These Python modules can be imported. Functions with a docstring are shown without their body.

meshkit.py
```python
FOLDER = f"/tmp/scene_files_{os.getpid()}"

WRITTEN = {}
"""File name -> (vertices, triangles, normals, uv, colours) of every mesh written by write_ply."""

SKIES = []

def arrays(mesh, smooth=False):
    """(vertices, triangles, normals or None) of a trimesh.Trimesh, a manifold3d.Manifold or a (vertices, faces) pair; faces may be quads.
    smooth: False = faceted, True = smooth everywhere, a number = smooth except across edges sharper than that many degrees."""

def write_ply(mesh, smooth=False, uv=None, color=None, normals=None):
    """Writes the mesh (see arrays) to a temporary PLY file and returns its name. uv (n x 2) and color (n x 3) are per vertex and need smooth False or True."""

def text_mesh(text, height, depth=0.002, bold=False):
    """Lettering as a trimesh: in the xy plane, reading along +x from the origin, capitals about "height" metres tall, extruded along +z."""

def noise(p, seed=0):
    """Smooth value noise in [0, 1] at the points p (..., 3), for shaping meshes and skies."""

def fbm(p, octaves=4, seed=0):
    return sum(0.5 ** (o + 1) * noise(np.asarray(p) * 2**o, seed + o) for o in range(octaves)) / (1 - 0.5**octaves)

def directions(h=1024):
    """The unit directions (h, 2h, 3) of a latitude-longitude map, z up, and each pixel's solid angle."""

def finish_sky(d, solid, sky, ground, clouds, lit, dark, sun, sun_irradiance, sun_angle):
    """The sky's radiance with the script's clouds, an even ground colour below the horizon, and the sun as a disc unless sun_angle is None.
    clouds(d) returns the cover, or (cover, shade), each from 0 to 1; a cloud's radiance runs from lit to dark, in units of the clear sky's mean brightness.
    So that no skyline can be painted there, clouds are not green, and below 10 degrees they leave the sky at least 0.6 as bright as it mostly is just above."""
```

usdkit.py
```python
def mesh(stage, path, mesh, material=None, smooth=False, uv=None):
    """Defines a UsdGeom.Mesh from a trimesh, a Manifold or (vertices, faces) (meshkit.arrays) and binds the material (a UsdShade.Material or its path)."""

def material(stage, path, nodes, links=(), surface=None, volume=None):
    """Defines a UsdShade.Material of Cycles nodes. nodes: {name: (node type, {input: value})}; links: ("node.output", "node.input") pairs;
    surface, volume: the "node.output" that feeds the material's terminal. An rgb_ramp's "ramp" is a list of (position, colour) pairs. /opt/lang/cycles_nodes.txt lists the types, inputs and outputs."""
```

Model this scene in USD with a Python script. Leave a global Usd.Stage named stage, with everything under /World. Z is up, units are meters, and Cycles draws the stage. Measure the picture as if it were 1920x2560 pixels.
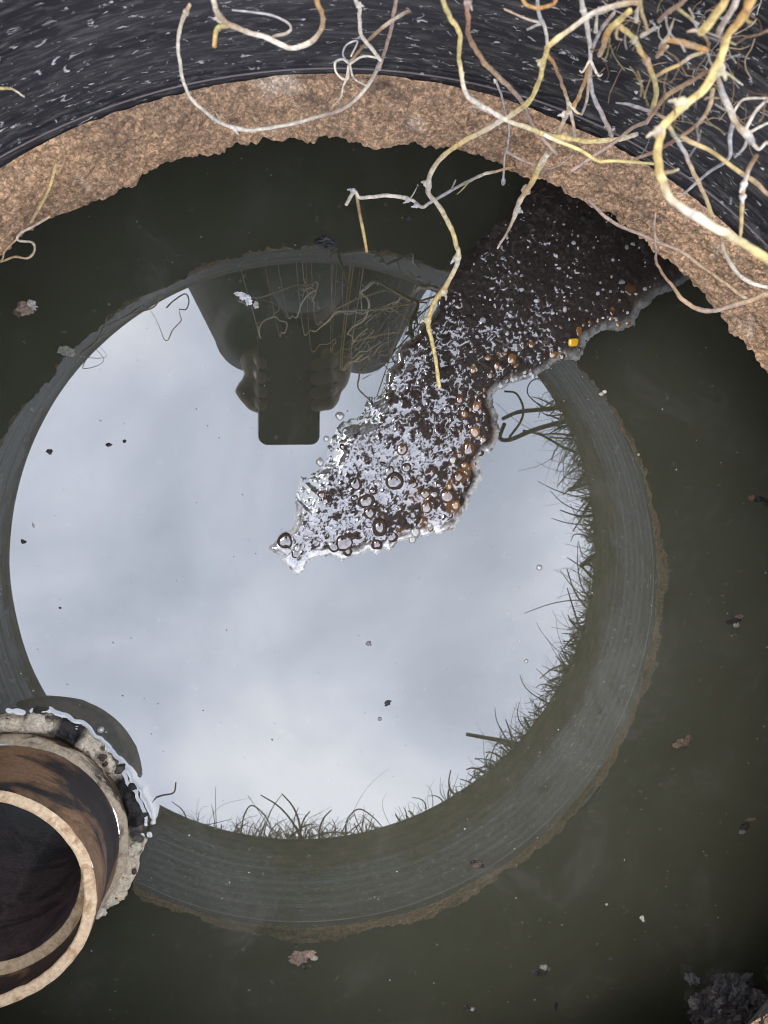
import math, random
import numpy as np
import trimesh, manifold3d as m3
from scipy.spatial import cKDTree
from scipy.ndimage import gaussian_filter, distance_transform_edt
from shapely.geometry import Polygon
from shapely import contains_xy
from pxr import Usd, UsdGeom, UsdLux, UsdShade, Gf, Sdf, Vt
import usdkit, meshkit

stage = Usd.Stage.CreateInMemory()
UsdGeom.SetStageUpAxis(stage, 'Z'); UsdGeom.SetStageMetersPerUnit(stage, 1.0)
UsdGeom.Xform.Define(stage, '/World')

# ------------------------------------------------------------ camera, sky, sun, exposure
CAM = np.array([-0.0502, 0.1382, 0.4673]); PITCH, ROLL = -0.1017, -0.1534
FPX = 1534 * 1920 / 1659                       # focal length in pixels of a 1920 wide picture
def rotm(p, r):
    cp, sp, cr, sr = math.cos(p), math.sin(p), math.cos(r), math.sin(r)
    return np.array([[cr, 0, sr], [0, 1, 0], [-sr, 0, cr]]) @ np.array([[1, 0, 0], [0, cp, -sp], [0, sp, cp]])
ROT = rotm(PITCH, ROLL)
cam = UsdGeom.Camera.Define(stage, '/World/camera')
M4 = np.eye(4); M4[:3, :3] = ROT.T; M4[3, :3] = CAM
cam.AddTransformOp().Set(Gf.Matrix4d(M4.tolist()))
cam.CreateHorizontalApertureAttr(36.0); cam.CreateVerticalApertureAttr(48.0)
cam.CreateFocalLengthAttr(FPX / 1920 * 36); cam.CreateClippingRangeAttr(Gf.Vec2f(0.001, 500))
cam.CreateFStopAttr(32.0); cam.CreateFocusDistanceAttr(0.44)
cam.CreateExposureAttr(0.47)

SUN_DIR = np.array([-0.60, 0.22, 0.79]); SUN_DIR /= np.linalg.norm(SUN_DIR)
SKY_STRENGTH = 0.10
SUN_INTENSITY, SUN_ANGLE = 0.40, 18.0
sky_mat = usdkit.material(stage, '/World/Looks/sky', {
    'sky': ('sky_texture', {'sky_type': 'single_scattering', 'sun_disc': False, 'sun_elevation': math.asin(SUN_DIR[2]),
                            'sun_rotation': math.atan2(SUN_DIR[0], SUN_DIR[1]), 'aerosol_density': 2.0}),
    'tc': ('texture_coordinate', {}),
    'map': ('mapping', {'scale': (1.0, 1.0, 1.0), 'location': (0.3, 0.55, 0.2)}),
    'n1': ('noise_texture', {'scale': 2.6, 'detail': 6.0, 'roughness': 0.5, 'distortion': 0.25}),
    'cov': ('map_range', {'from_min': 0.2, 'from_max': 0.5, 'to_min': 0.72, 'to_max': 0.97, 'clamp': True}),
    'n2': ('noise_texture', {'scale': 2.3, 'detail': 5.0, 'roughness': 0.5, 'distortion': 0.3}),
    'shade': ('rgb_ramp', {'ramp': [(0.36, (14.6, 16.0, 19.4)), (0.50, (20.4, 21.6, 25.0)), (0.62, (26.0, 26.5, 28.4))]}),
    'mix': ('mix_color', {'use_clamp': False}),
    'bg': ('background_shader', {'strength': SKY_STRENGTH})},
    [('tc.generated', 'map.vector'), ('map.vector', 'n1.vector'), ('map.vector', 'n2.vector'), ('n1.fac', 'cov.value'),
     ('n2.fac', 'shade.fac'), ('cov.result', 'mix.fac'), ('sky.color', 'mix.a'), ('shade.color', 'mix.b'), ('mix.result', 'bg.color')],
    surface='bg.background')
dome = UsdLux.DomeLight.Define(stage, '/World/sky')
UsdShade.MaterialBindingAPI.Apply(dome.GetPrim()).Bind(sky_mat)
dome.GetPrim().SetCustomDataByKey('kind', 'structure')
dome.GetPrim().SetCustomDataByKey('label', 'pale grey-blue cloudy sky mirrored as a bright disc in the water')
sun = UsdLux.DistantLight.Define(stage, '/World/sun')
sun.CreateNormalizeAttr(True); sun.CreateIntensityAttr(SUN_INTENSITY); sun.CreateAngleAttr(SUN_ANGLE)
sun.CreateColorAttr(Gf.Vec3f(1.0, 0.95, 0.87))
zax = SUN_DIR; xax = np.cross([0, 1, 0], zax); xax /= np.linalg.norm(xax); yax = np.cross(zax, xax)
SM = np.eye(4); SM[0, :3], SM[1, :3], SM[2, :3] = xax, yax, zax
sun.AddTransformOp().Set(Gf.Matrix4d(SM.tolist()))

# ------------------------------------------------------------ helpers
names = {}
def numbered(parent, name):
    k = (parent, name); n = names.get(k, -1) + 1; names[k] = n
    return name if n == 0 else f'{name}_{n:03d}'
def setd(prim, label=None, cat=None, group=None, kind=None):
    for k, v in (('label', label), ('category', cat), ('group', group), ('kind', kind)):
        if v: prim.SetCustomDataByKey(k, v)
    return prim
def thing(name, label, cat, loc=(0, 0, 0), group=None):
    p = '/World/' + numbered('/World', name)
    x = UsdGeom.Xform.Define(stage, p); x.AddTranslateOp().Set(Gf.Vec3d(*map(float, loc)))
    setd(x.GetPrim(), label, cat, group)
    return p
ORIG = {}
def obj(name, mesh, mat, parent='/World', tint=None, cyl=None, smooth=True, **kw):
    """ONE mesh of the scene; world coordinates in, moved to its parent's origin."""
    path = parent + '/' + numbered(parent, name)
    if hasattr(mesh, 'to_mesh'):
        mm = mesh.to_mesh(); mesh = (mm.vert_properties[:, :3], mm.tri_verts)
    if isinstance(mesh, trimesh.Trimesh): mesh = (np.array(mesh.vertices), np.array(mesh.faces))
    v, f = np.asarray(mesh[0], float), np.asarray(mesh[1], int)
    if f.shape[1] == 4: f = np.vstack([f[:, [0, 1, 2]], f[:, [0, 2, 3]]])
    off = np.zeros(3); q = parent
    while q != '/World':
        pr = stage.GetPrimAtPath(q)
        if pr.IsA(UsdGeom.Xform):
            off = off + np.array(UsdGeom.Xformable(pr).GetLocalTransformation().ExtractTranslation())
        q = q.rsplit('/', 1)[0]
    me = usdkit.mesh(stage, path, (v - off, f), mat, smooth=smooth)
    api = UsdGeom.PrimvarsAPI(me)
    for nm, arr in (('tint', tint), ('cyl', cyl)):
        if arr is not None:
            arr = np.broadcast_to(np.asarray(arr, float), (len(v), 3)) if np.ndim(arr) == 1 else np.asarray(arr)
            api.CreatePrimvar(nm, Sdf.ValueTypeNames.Color3fArray, 'vertex').Set(Vt.Vec3fArray.FromNumpy(arr.astype(np.float32)))
    setd(me.GetPrim(), **kw)
    return path
def join(parts):
    """parts: list of (v, f) or (v, f, tint)"""
    vs, fs, ts, o = [], [], [], 0
    for p in parts:
        f = np.asarray(p[1])
        if f.shape[1] == 4: f = np.vstack([f[:, [0, 1, 2]], f[:, [0, 2, 3]]])
        vs.append(p[0]); fs.append(f + o); o += len(p[0])
        if len(p) > 2: ts.append(np.broadcast_to(p[2], (len(p[0]), 3)))
    return (np.vstack(vs), np.vstack(fs)) + ((np.vstack(ts),) if ts else ())
rng = np.random.default_rng(7)
def fbm(p, octaves=4, seed=0): return meshkit.fbm(np.asarray(p, float) + 100.0, octaves, seed)
def px(x, y, z):
    """point of the place at height z seen at a pixel of the 1920 x 2560 photograph"""
    d = ROT @ np.array([(x - 960) / FPX, -(y - 1280) / FPX, -1.0])
    return CAM + d * ((z - CAM[2]) / d[2])
def rpx(x, y, z):
    """point at height z whose mirror image in the water is seen at a pixel"""
    p = px(x, y, -z); p[2] = z
    return p
S = 1920 / 1659
def fx(x, y, z): return px(x * S, y * S, z)
def fr(x, y, z): return rpx(x * S, y * S, z)
def catmull(P, n):
    P = np.asarray(P, float)
    if len(P) < 3:
        t = np.linspace(0, 1, n)[:, None]; return P[0] * (1 - t) + P[-1] * t
    Q = np.vstack([2 * P[0] - P[1], P, 2 * P[-1] - P[-2]])
    out = []
    L = len(P) - 1
    for u in np.linspace(0, L, n):
        i = min(int(u), L - 1); t = u - i
        a, b, c, d = Q[i:i + 4]
        out.append(0.5 * (2 * b + (c - a) * t + (2 * a - 5 * b + 4 * c - d) * t * t + (3 * b - a - 3 * c + d) * t ** 3))
    return np.array(out)
def tube(C, R, sides=8, cols=None, wob=0.0, seed=0):
    """tube round the polyline C with radii R; closed rounded ends"""
    C = np.asarray(C, float); n = len(C); R = np.broadcast_to(R, n).astype(float).copy()
    T = np.gradient(C, axis=0); T /= np.linalg.norm(T, axis=1, keepdims=True) + 1e-12
    u = np.cross(T[0], [0.3, 0.2, 1]); u /= np.linalg.norm(u) + 1e-12
    a = np.linspace(0, 2 * np.pi, sides, endpoint=False)
    rows = []
    if wob: 
        w = 1 + wob * (2 * fbm(C * 260, 3, seed) - 1); R = R * w
    for i in range(n):
        u = u - T[i] * (u @ T[i]); u /= np.linalg.norm(u) + 1e-12
        w = np.cross(T[i], u)
        rows.append(C[i] + R[i] * (np.cos(a)[:, None] * u + np.sin(a)[:, None] * w))
    V = np.vstack(rows + [C[:1] - T[:1] * R[0] * .6, C[-1:] + T[-1:] * R[-1] * .6])
    F = []
    for i in range(n - 1):
        for j in range(sides):
            k = (j + 1) % sides
            F.append((i * sides + j, i * sides + k, (i + 1) * sides + k)); F.append((i * sides + j, (i + 1) * sides + k, (i + 1) * sides + j))
    for j in range(sides):
        k = (j + 1) % sides
        F.append((n * sides, k, j)); F.append((n * sides + 1, (n - 1) * sides + j, (n - 1) * sides + k))
    out = (V, np.array(F))
    if cols is not None:
        cols = np.asarray(cols, float)
        out += (np.vstack([np.repeat(cols, sides, 0), cols[:1], cols[-1:]]),)
    return out
def blob(c, r, amp=0.25, freq=1.6, sub=2, seed=0, flat=None):
    s = trimesh.creation.icosphere(subdivisions=sub)
    v = np.array(s.vertices); d = 1 + amp * (2 * fbm(v * freq + seed * 3.7, 3, seed) - 1) * 1.6
    v = v * d[:, None] * np.broadcast_to(r, 3)
    v = v + c
    if flat is not None: v[:, 2] = np.maximum(v[:, 2], flat)
    return v, np.array(s.faces)
def revolve(rf, zf, nu, dr=None, close=False):
    """surface of revolution about z from profile arrays; seam vertices doubled (at angle -100 deg)"""
    th = np.radians(-100) + np.linspace(0, 2 * np.pi, nu + 1)
    k = len(rf)
    Rr = np.broadcast_to(rf, (nu + 1, k)).copy(); Z = np.broadcast_to(zf, (nu + 1, k)).copy()
    if dr is not None: Rr, Z = dr(th, Rr, Z)
    V = np.stack([Rr * np.cos(th)[:, None], Rr * np.sin(th)[:, None], Z], -1).reshape(-1, 3)
    cyl = np.stack([np.broadcast_to(th[:, None] * 0.3, Rr.shape), Z, Rr], -1).reshape(-1, 3)
    i, j = np.meshgrid(np.arange(nu), np.arange(k - 1), indexing='ij')
    a = i * k + j
    F = np.stack([a, a + k, a + k + 1, a + 1], -1).reshape(-1, 4)
    return V, F, cyl

# ------------------------------------------------------------ materials
def mat(name, nodes, links, surface='p.BSDF'): return usdkit.material(stage, '/World/Looks/' + name, nodes, links, surface=surface)
M = {}
M['water'] = mat('murky_water', {
    'g': ('geometry', {}), 'n': ('noise_texture', {'scale': 14.0, 'detail': 7.0, 'roughness': 0.62, 'distortion': 0.6}),
    'r': ('rgb_ramp', {'ramp': [(0.40, (0.046, 0.0465, 0.031)), (0.56, (0.051, 0.0515, 0.036)), (0.66, (0.064, 0.064, 0.049)), (0.8, (0.088, 0.086, 0.070))]}),
    'n2': ('noise_texture', {'scale': 110.0, 'detail': 6.0, 'roughness': 0.7}),
    'm2': ('map_range', {'from_min': 0.62, 'from_max': 0.78, 'to_min': 0.0, 'to_max': 0.5, 'clamp': True}),
    'mx': ('mix_color', {'b': (0.20, 0.198, 0.175)}),
    'n3': ('noise_texture', {'scale': 9.0, 'detail': 2.0}),
    'b': ('bump', {'strength': 0.02, 'distance': 0.002}),
    'p': ('principled_bsdf', {'roughness': 0.0, 'ior': 2.55, 'specular_tint': (0.98, 0.99, 1.0), 'subsurface_method': 'burley', 'subsurface_weight': 1.0, 'subsurface_radius': (1.0, 1.0, 1.0), 'subsurface_scale': 0.2})},
    [('g.position', 'n.vector'), ('g.position', 'n2.vector'), ('g.position', 'n3.vector'), ('n3.fac', 'b.height'), ('b.normal', 'p.normal'), ('n.fac', 'r.fac'), ('n2.fac', 'm2.value'), ('r.color', 'mx.a'),
     ('m2.result', 'mx.fac'), ('mx.result', 'p.base_color')])
M['plastic'] = mat('scuffed_black_plastic', {
    'a': ('attribute', {'attribute': 'cyl'}),
    'm1': ('mapping', {'scale': (90.0, 520.0, 60.0)}), 'n1': ('noise_texture', {'scale': 1.0, 'detail': 6.0, 'roughness': 0.62, 'distortion': 0.5}),
    'r1': ('map_range', {'from_min': 0.48, 'from_max': 0.74, 'to_min': 0.0, 'to_max': 0.68, 'clamp': True}),
    'm2': ('mapping', {'scale': (190.0, 430.0, 120.0)}), 'n2': ('noise_texture', {'scale': 1.0, 'detail': 3.0, 'roughness': 0.55, 'distortion': 0.8}),
    'r2': ('map_range', {'from_min': 0.62, 'from_max': 0.74, 'to_min': 0.0, 'to_max': 0.85, 'clamp': True}),
    'm3': ('mapping', {'scale': (7.0, 24.0, 10.0)}), 'n3': ('noise_texture', {'scale': 1.0, 'detail': 4.0}),
    'r3': ('rgb_ramp', {'ramp': [(0.35, (0.007, 0.0065, 0.008)), (0.65, (0.026, 0.024, 0.027))]}),
    'x1': ('mix_color', {'b': (0.115, 0.110, 0.102)}), 'x2': ('mix_color', {'b': (0.60, 0.58, 0.56)}),
    'sx': ('separate_xyz', {}), 'zb': ('map_range', {'from_min': 0.1408, 'from_max': 0.1413, 'clamp': True}), 'zc': ('map_range', {'from_min': 0.1419, 'from_max': 0.1426, 'to_min': 1.0, 'to_max': 0.0, 'clamp': True}),
    'zm': ('math', {'math_type': 'multiply'}), 'zn': ('math', {'math_type': 'multiply'}),
    'x3': ('mix_color', {'b': (0.42, 0.36, 0.36)}),
    'nd': ('noise_texture', {'scale': 22.0, 'detail': 7.0, 'roughness': 0.65, 'distortion': 0.6}), 'gp': ('geometry', {}), 'zd': ('map_range', {'from_min': 0.215, 'from_max': 0.33, 'to_min': -0.20, 'to_max': 0.34, 'clamp': True}), 'ds': ('math', {'math_type': 'add'}), 'xd': ('map_range', {'from_min': 0.08, 'from_max': 0.30, 'to_min': 0.10, 'to_max': -0.12, 'clamp': True}), 'dt': ('math', {'math_type': 'add'}), 'dm': ('map_range', {'from_min': 0.44, 'from_max': 0.66, 'to_min': 0.0, 'to_max': 0.92, 'clamp': True}), 'nc': ('noise_texture', {'scale': 55.0, 'detail': 3.0}), 'dc': ('rgb_ramp', {'ramp': [(0.35, (0.035, 0.034, 0.016)), (0.52, (0.06, 0.045, 0.028)), (0.66, (0.10, 0.065, 0.042))]}), 'x4': ('mix_color', {}),
    'rr': ('map_range', {'from_min': 0.0, 'from_max': 0.9, 'to_min': 0.50, 'to_max': 0.95, 'clamp': True}),
    'b': ('bump', {'strength': 0.22, 'distance': 0.0012}),
    'p': ('principled_bsdf', {'roughness': 0.5, 'ior': 1.5, 'specular_ior_level': 0.28})},
    [('a.vector', 'm1.vector'), ('m1.vector', 'n1.vector'), ('n1.fac', 'r1.value'), ('a.vector', 'm2.vector'), ('m2.vector', 'n2.vector'), ('n2.fac', 'r2.value'),
     ('a.vector', 'm3.vector'), ('m3.vector', 'n3.vector'), ('n3.fac', 'r3.fac'), ('r3.color', 'x1.a'), ('r1.result', 'x1.fac'), ('x1.result', 'x2.a'), ('r2.result', 'x2.fac'),
     ('a.vector', 'sx.vector'), ('sx.y', 'zb.value'), ('sx.y', 'zc.value'), ('zb.result', 'zm.value1'), ('zc.result', 'zm.value2'), ('zm.value', 'zn.value1'), ('n3.fac', 'zn.value2'),
     ('x2.result', 'x3.a'), ('zn.value', 'x3.fac'), ('gp.position', 'nd.vector'), ('gp.position', 'nc.vector'), ('sx.y', 'zd.value'), ('nd.fac', 'ds.value1'), ('zd.result', 'ds.value2'), ('sx.x', 'xd.value'), ('ds.value', 'dt.value1'), ('xd.result', 'dt.value2'), ('dt.value', 'dm.value'), ('nc.fac', 'dc.fac'), ('x3.result', 'x4.a'), ('dc.color', 'x4.b'), ('dm.result', 'x4.fac'), ('dm.result', 'rr.value'), ('rr.result', 'p.roughness'), ('x4.result', 'p.base_color'), ('n1.fac', 'b.height'), ('b.normal', 'p.normal')])
M['crumbly'] = mat('crumbly_concrete', {
    'g': ('geometry', {}), 'n1': ('noise_texture', {'scale': 20.0, 'detail': 9.0, 'roughness': 0.66, 'distortion': 0.0}),
    'r1': ('rgb_ramp', {'ramp': [(0.30, (0.085, 0.052, 0.033)), (0.43, (0.215, 0.134, 0.077)), (0.57, (0.38, 0.240, 0.136)), (0.72, (0.54, 0.385, 0.250))]}),
    'n2': ('noise_texture', {'scale': 380.0, 'detail': 6.0, 'roughness': 0.7}),
    'r2': ('rgb_ramp', {'ramp': [(0.32, (0.5, 0.48, 0.47)), (0.5, (1.0, 1.0, 1.0)), (0.66, (1.5, 1.46, 1.42))]}),
    'mx': ('mix_color', {'blend_type': 'multiply', 'fac': 1.0, 'use_clamp': False}),
    'n3': ('noise_texture', {'scale': 48.0, 'detail': 7.0, 'roughness': 0.65, 'distortion': 0.3}),
    'r3': ('map_range', {'from_min': 0.57, 'from_max': 0.70, 'to_min': 0.0, 'to_max': 0.80, 'clamp': True}),
    'x3': ('mix_color', {'b': (0.055, 0.042, 0.040)}),
    'n4': ('noise_texture', {'scale': 5.5, 'detail': 5.0}), 'r4': ('map_range', {'from_min': 0.44, 'from_max': 0.62, 'to_min': 0.0, 'to_max': 0.6, 'clamp': True}),
    'x4': ('mix_color', {'b': (0.31, 0.212, 0.142)}),
    'vo': ('voronoi_texture', {'scale': 900.0, 'detail': 1.0}), 'vs': ('separate_color', {}), 'vr': ('rgb_ramp', {'ramp': [(0.0, (0.5, 0.48, 0.47)), (0.3, (0.85, 0.85, 0.85)), (0.8, (1.08, 1.08, 1.08)), (0.93, (1.25, 1.23, 1.2)), (1.0, (1.7, 1.65, 1.6))]}), 'vm': ('mix_color', {'blend_type': 'multiply', 'fac': 1.0, 'use_clamp': False}),
    'n5': ('noise_texture', {'scale': 36.0, 'detail': 5.0, 'roughness': 0.6}), 'r5': ('map_range', {'from_min': 0.60, 'from_max': 0.72, 'to_min': 0.0, 'to_max': 0.6, 'clamp': True}), 'x5': ('mix_color', {'b': (0.60, 0.50, 0.40)}),
    'ad': ('math', {'math_type': 'add'}), 'ae': ('math', {'math_type': 'add'}),
    'b': ('bump', {'strength': 0.8, 'distance': 0.0013}),
    'p': ('principled_bsdf', {'roughness': 0.85, 'specular_ior_level': 0.25})},
    [('g.position', 'n1.vector'), ('g.position', 'n2.vector'), ('g.position', 'n3.vector'), ('g.position', 'n4.vector'), ('n1.fac', 'r1.fac'), ('n2.fac', 'r2.fac'),
     ('r1.color', 'x4.a'), ('n4.fac', 'r4.value'), ('r4.result', 'x4.fac'), ('x4.result', 'mx.a'), ('r2.color', 'mx.b'), ('n3.fac', 'r3.value'), ('g.position', 'vo.vector'), ('g.position', 'n5.vector'), ('vo.color', 'vs.color'), ('vs.r', 'vr.fac'), ('n5.fac', 'r5.value'), ('mx.result', 'x5.a'), ('r5.result', 'x5.fac'), ('x5.result', 'vm.a'), ('vr.color', 'vm.b'), ('vm.result', 'x3.a'), ('r3.result', 'x3.fac'),
     ('x3.result', 'p.base_color'), ('n2.fac', 'ad.value1'), ('n1.fac', 'ad.value2'), ('ad.value', 'ae.value1'), ('vs.r', 'ae.value2'), ('ae.value', 'b.height'), ('b.normal', 'p.normal')])
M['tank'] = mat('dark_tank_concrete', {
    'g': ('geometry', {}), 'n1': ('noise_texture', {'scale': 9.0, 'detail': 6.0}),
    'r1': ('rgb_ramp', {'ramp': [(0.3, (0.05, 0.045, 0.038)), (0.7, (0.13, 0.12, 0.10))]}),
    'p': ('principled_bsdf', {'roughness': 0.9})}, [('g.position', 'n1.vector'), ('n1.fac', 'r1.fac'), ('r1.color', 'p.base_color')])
def tinted(name, rough, spec=0.5, ior=1.5, nscale=300.0, lo=0.7, hi=1.25, bump=0.4, dist=0.0006, extra=None, detail=5.0):
    return mat(name, {
        'a': ('attribute', {'attribute': 'tint'}), 'g': ('geometry', {}), 'n': ('noise_texture', {'scale': nscale, 'detail': detail, 'roughness': 0.65}),
        'r': ('rgb_ramp', {'ramp': [(0.3, (lo,) * 3), (0.7, (hi,) * 3)]}), 'mx': ('mix_color', {'blend_type': 'multiply', 'fac': 1.0, 'use_clamp': False}),
        'b': ('bump', {'strength': bump, 'distance': dist}),
        'p': ('principled_bsdf', {'roughness': rough, 'specular_ior_level': spec, 'ior': ior, **(extra or {})})},
        [('g.position', 'n.vector'), ('n.fac', 'r.fac'), ('a.color', 'mx.a'), ('r.color', 'mx.b'), ('mx.result', 'p.base_color'), ('n.fac', 'b.height'), ('b.normal', 'p.normal')])
M['stem'] = tinted('dry_stem', 0.6, 0.35, nscale=330.0, lo=0.52, hi=1.34, bump=0.7, dist=0.0008)
M['scum'] = mat('wet_scum', {
    'a': ('attribute', {'attribute': 'tint'}), 'f': ('attribute', {'attribute': 'film'}), 'g': ('geometry', {}), 'n': ('noise_texture', {'scale': 600.0, 'detail': 6.0, 'roughness': 0.65}),
    'r': ('rgb_ramp', {'ramp': [(0.3, (0.55,) * 3), (0.7, (1.45,) * 3)]}), 'mx': ('mix_color', {'blend_type': 'multiply', 'fac': 1.0, 'use_clamp': False}),
    'b1': ('bump', {'strength': 0.04, 'distance': 0.0006}), 'b2': ('bump', {'strength': 0.5, 'distance': 0.0008}),
    'p1': ('principled_bsdf', {'roughness': 0.03, 'ior': 2.5}), 'p2': ('principled_bsdf', {'roughness': 0.42, 'ior': 1.45, 'specular_ior_level': 0.14}),
    'mc': ('mix_closure', {})},
    [('g.position', 'n.vector'), ('n.fac', 'r.fac'), ('a.color', 'mx.a'), ('r.color', 'mx.b'), ('mx.result', 'p1.base_color'), ('mx.result', 'p2.base_color'), ('n.fac', 'b1.height'), ('n.fac', 'b2.height'),
     ('b1.normal', 'p1.normal'), ('b2.normal', 'p2.normal'), ('p2.BSDF', 'mc.closure1'), ('p1.BSDF', 'mc.closure2'), ('f.fac', 'mc.fac')], surface='mc.closure')
M['bubble'] = tinted('bubble_film', 0.015, ior=2.3, nscale=200.0, lo=0.75, hi=1.2, bump=0.03, dist=0.0005)
M['crust'] = tinted('pale_crust', 0.5, 0.5, nscale=500.0, lo=0.55, hi=1.3, bump=0.8, dist=0.0015)
M['debris'] = tinted('wet_debris', 0.35, 0.5, nscale=500.0, lo=0.55, hi=1.4, bump=0.6, dist=0.001)
M['grass'] = tinted('grass_blade', 0.6, 0.3, nscale=150.0)
M['cloth'] = tinted('dark_cloth', 0.9, 0.2, nscale=60.0, lo=0.85, hi=1.15, bump=0.3, dist=0.002)
M['skin'] = tinted('skin', 0.5, 0.4, nscale=120.0, lo=0.92, hi=1.08, bump=0.1)
M['phone'] = tinted('phone_case', 0.45, 0.5, nscale=40.0, lo=0.9, hi=1.1, bump=0.02)
M['glass'] = tinted('lens_glass', 0.03, 0.5, nscale=40.0, lo=0.95, hi=1.05, bump=0.0)
def stained(name, base, stain, lo, hi, sx, sz, rough=0.5, bump=0.5):
    return mat(name, {
        'a': ('attribute', {'attribute': 'cyl'}), 't': ('attribute', {'attribute': 'tint'}), 'm1': ('mapping', {'scale': (sx, sz, sx)}), 'n1': ('noise_texture', {'scale': 1.0, 'detail': 8.0, 'roughness': 0.6, 'distortion': 0.6}),
        'r1': ('map_range', {'from_min': lo, 'from_max': hi, 'clamp': True}),
        'g': ('geometry', {}), 'n2': ('noise_texture', {'scale': 420.0, 'detail': 5.0, 'roughness': 0.7}), 'r2': ('rgb_ramp', {'ramp': [(0.3, (0.68,) * 3), (0.7, (1.25,) * 3)]}),
        'x': ('mix_color', {'a': base, 'b': stain}), 'mx': ('mix_color', {'blend_type': 'multiply', 'fac': 1.0, 'use_clamp': False}),
        'mt': ('mix_color', {'blend_type': 'multiply', 'fac': 1.0, 'use_clamp': False}),
        'b': ('bump', {'strength': bump, 'distance': 0.0006}), 'p': ('principled_bsdf', {'roughness': rough})},
        [('a.vector', 'm1.vector'), ('m1.vector', 'n1.vector'), ('n1.fac', 'r1.value'), ('r1.result', 'x.fac'), ('g.position', 'n2.vector'), ('n2.fac', 'r2.fac'), ('x.result', 'mx.a'), ('r2.color', 'mx.b'),
         ('mx.result', 'mt.a'), ('t.color', 'mt.b'), ('mt.result', 'p.base_color'), ('n2.fac', 'b.height'), ('b.normal', 'p.normal')])
M['pipe_outer'] = stained('stained_pipe', (0.30, 0.175, 0.095), (0.020, 0.015, 0.015), 0.42, 0.54, 14, 40, 0.55)
M['pipe_rim'] = stained('weathered_rim', (0.60, 0.44, 0.275), (0.36, 0.20, 0.095), 0.50, 0.66, 90, 90, 0.6, 1.0)
M['collar'] = stained('cracked_collar', (0.46, 0.37, 0.255), (0.04, 0.028, 0.02), 0.50, 0.62, 45, 160, 0.6, 0.9)
M['pipe_inner'] = stained('sludge_pipe', (0.085, 0.06, 0.058), (0.020, 0.016, 0.016), 0.44, 0.60, 30, 60, 0.35, 0.7)
M['ground'] = mat('soil_and_grass', {
    'g': ('geometry', {}), 'n1': ('noise_texture', {'scale': 3.0, 'detail': 8.0, 'roughness': 0.65}),
    'r1': ('rgb_ramp', {'ramp': [(0.35, (0.14, 0.10, 0.065)), (0.5, (0.085, 0.085, 0.035)), (0.65, (0.055, 0.075, 0.022))]}),
    'n2': ('noise_texture', {'scale': 60.0, 'detail': 5.0}), 'b': ('bump', {'strength': 1.0, 'distance': 0.02}),
    'p': ('principled_bsdf', {'roughness': 0.95, 'specular_ior_level': 0.2})},
    [('g.position', 'n1.vector'), ('g.position', 'n2.vector'), ('n1.fac', 'r1.fac'), ('r1.color', 'p.base_color'), ('n2.fac', 'b.height'), ('b.normal', 'p.normal')])

# ------------------------------------------------------------ large structure
PC = np.array([-0.2177, -0.1146, 0.0])       # foot of the drain pipe in the water
def crust_r(th): return 0.0795 + 0.0050 * (2 * fbm(np.stack([np.cos(th) * 2.2, np.sin(th) * 2.2, 0 * th], -1), 3, 5) - 1) + 0.0045 * (2 * fbm(np.stack([np.cos(th) * 7, np.sin(th) * 7, 0 * th], -1), 3, 6) - 1)
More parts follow.
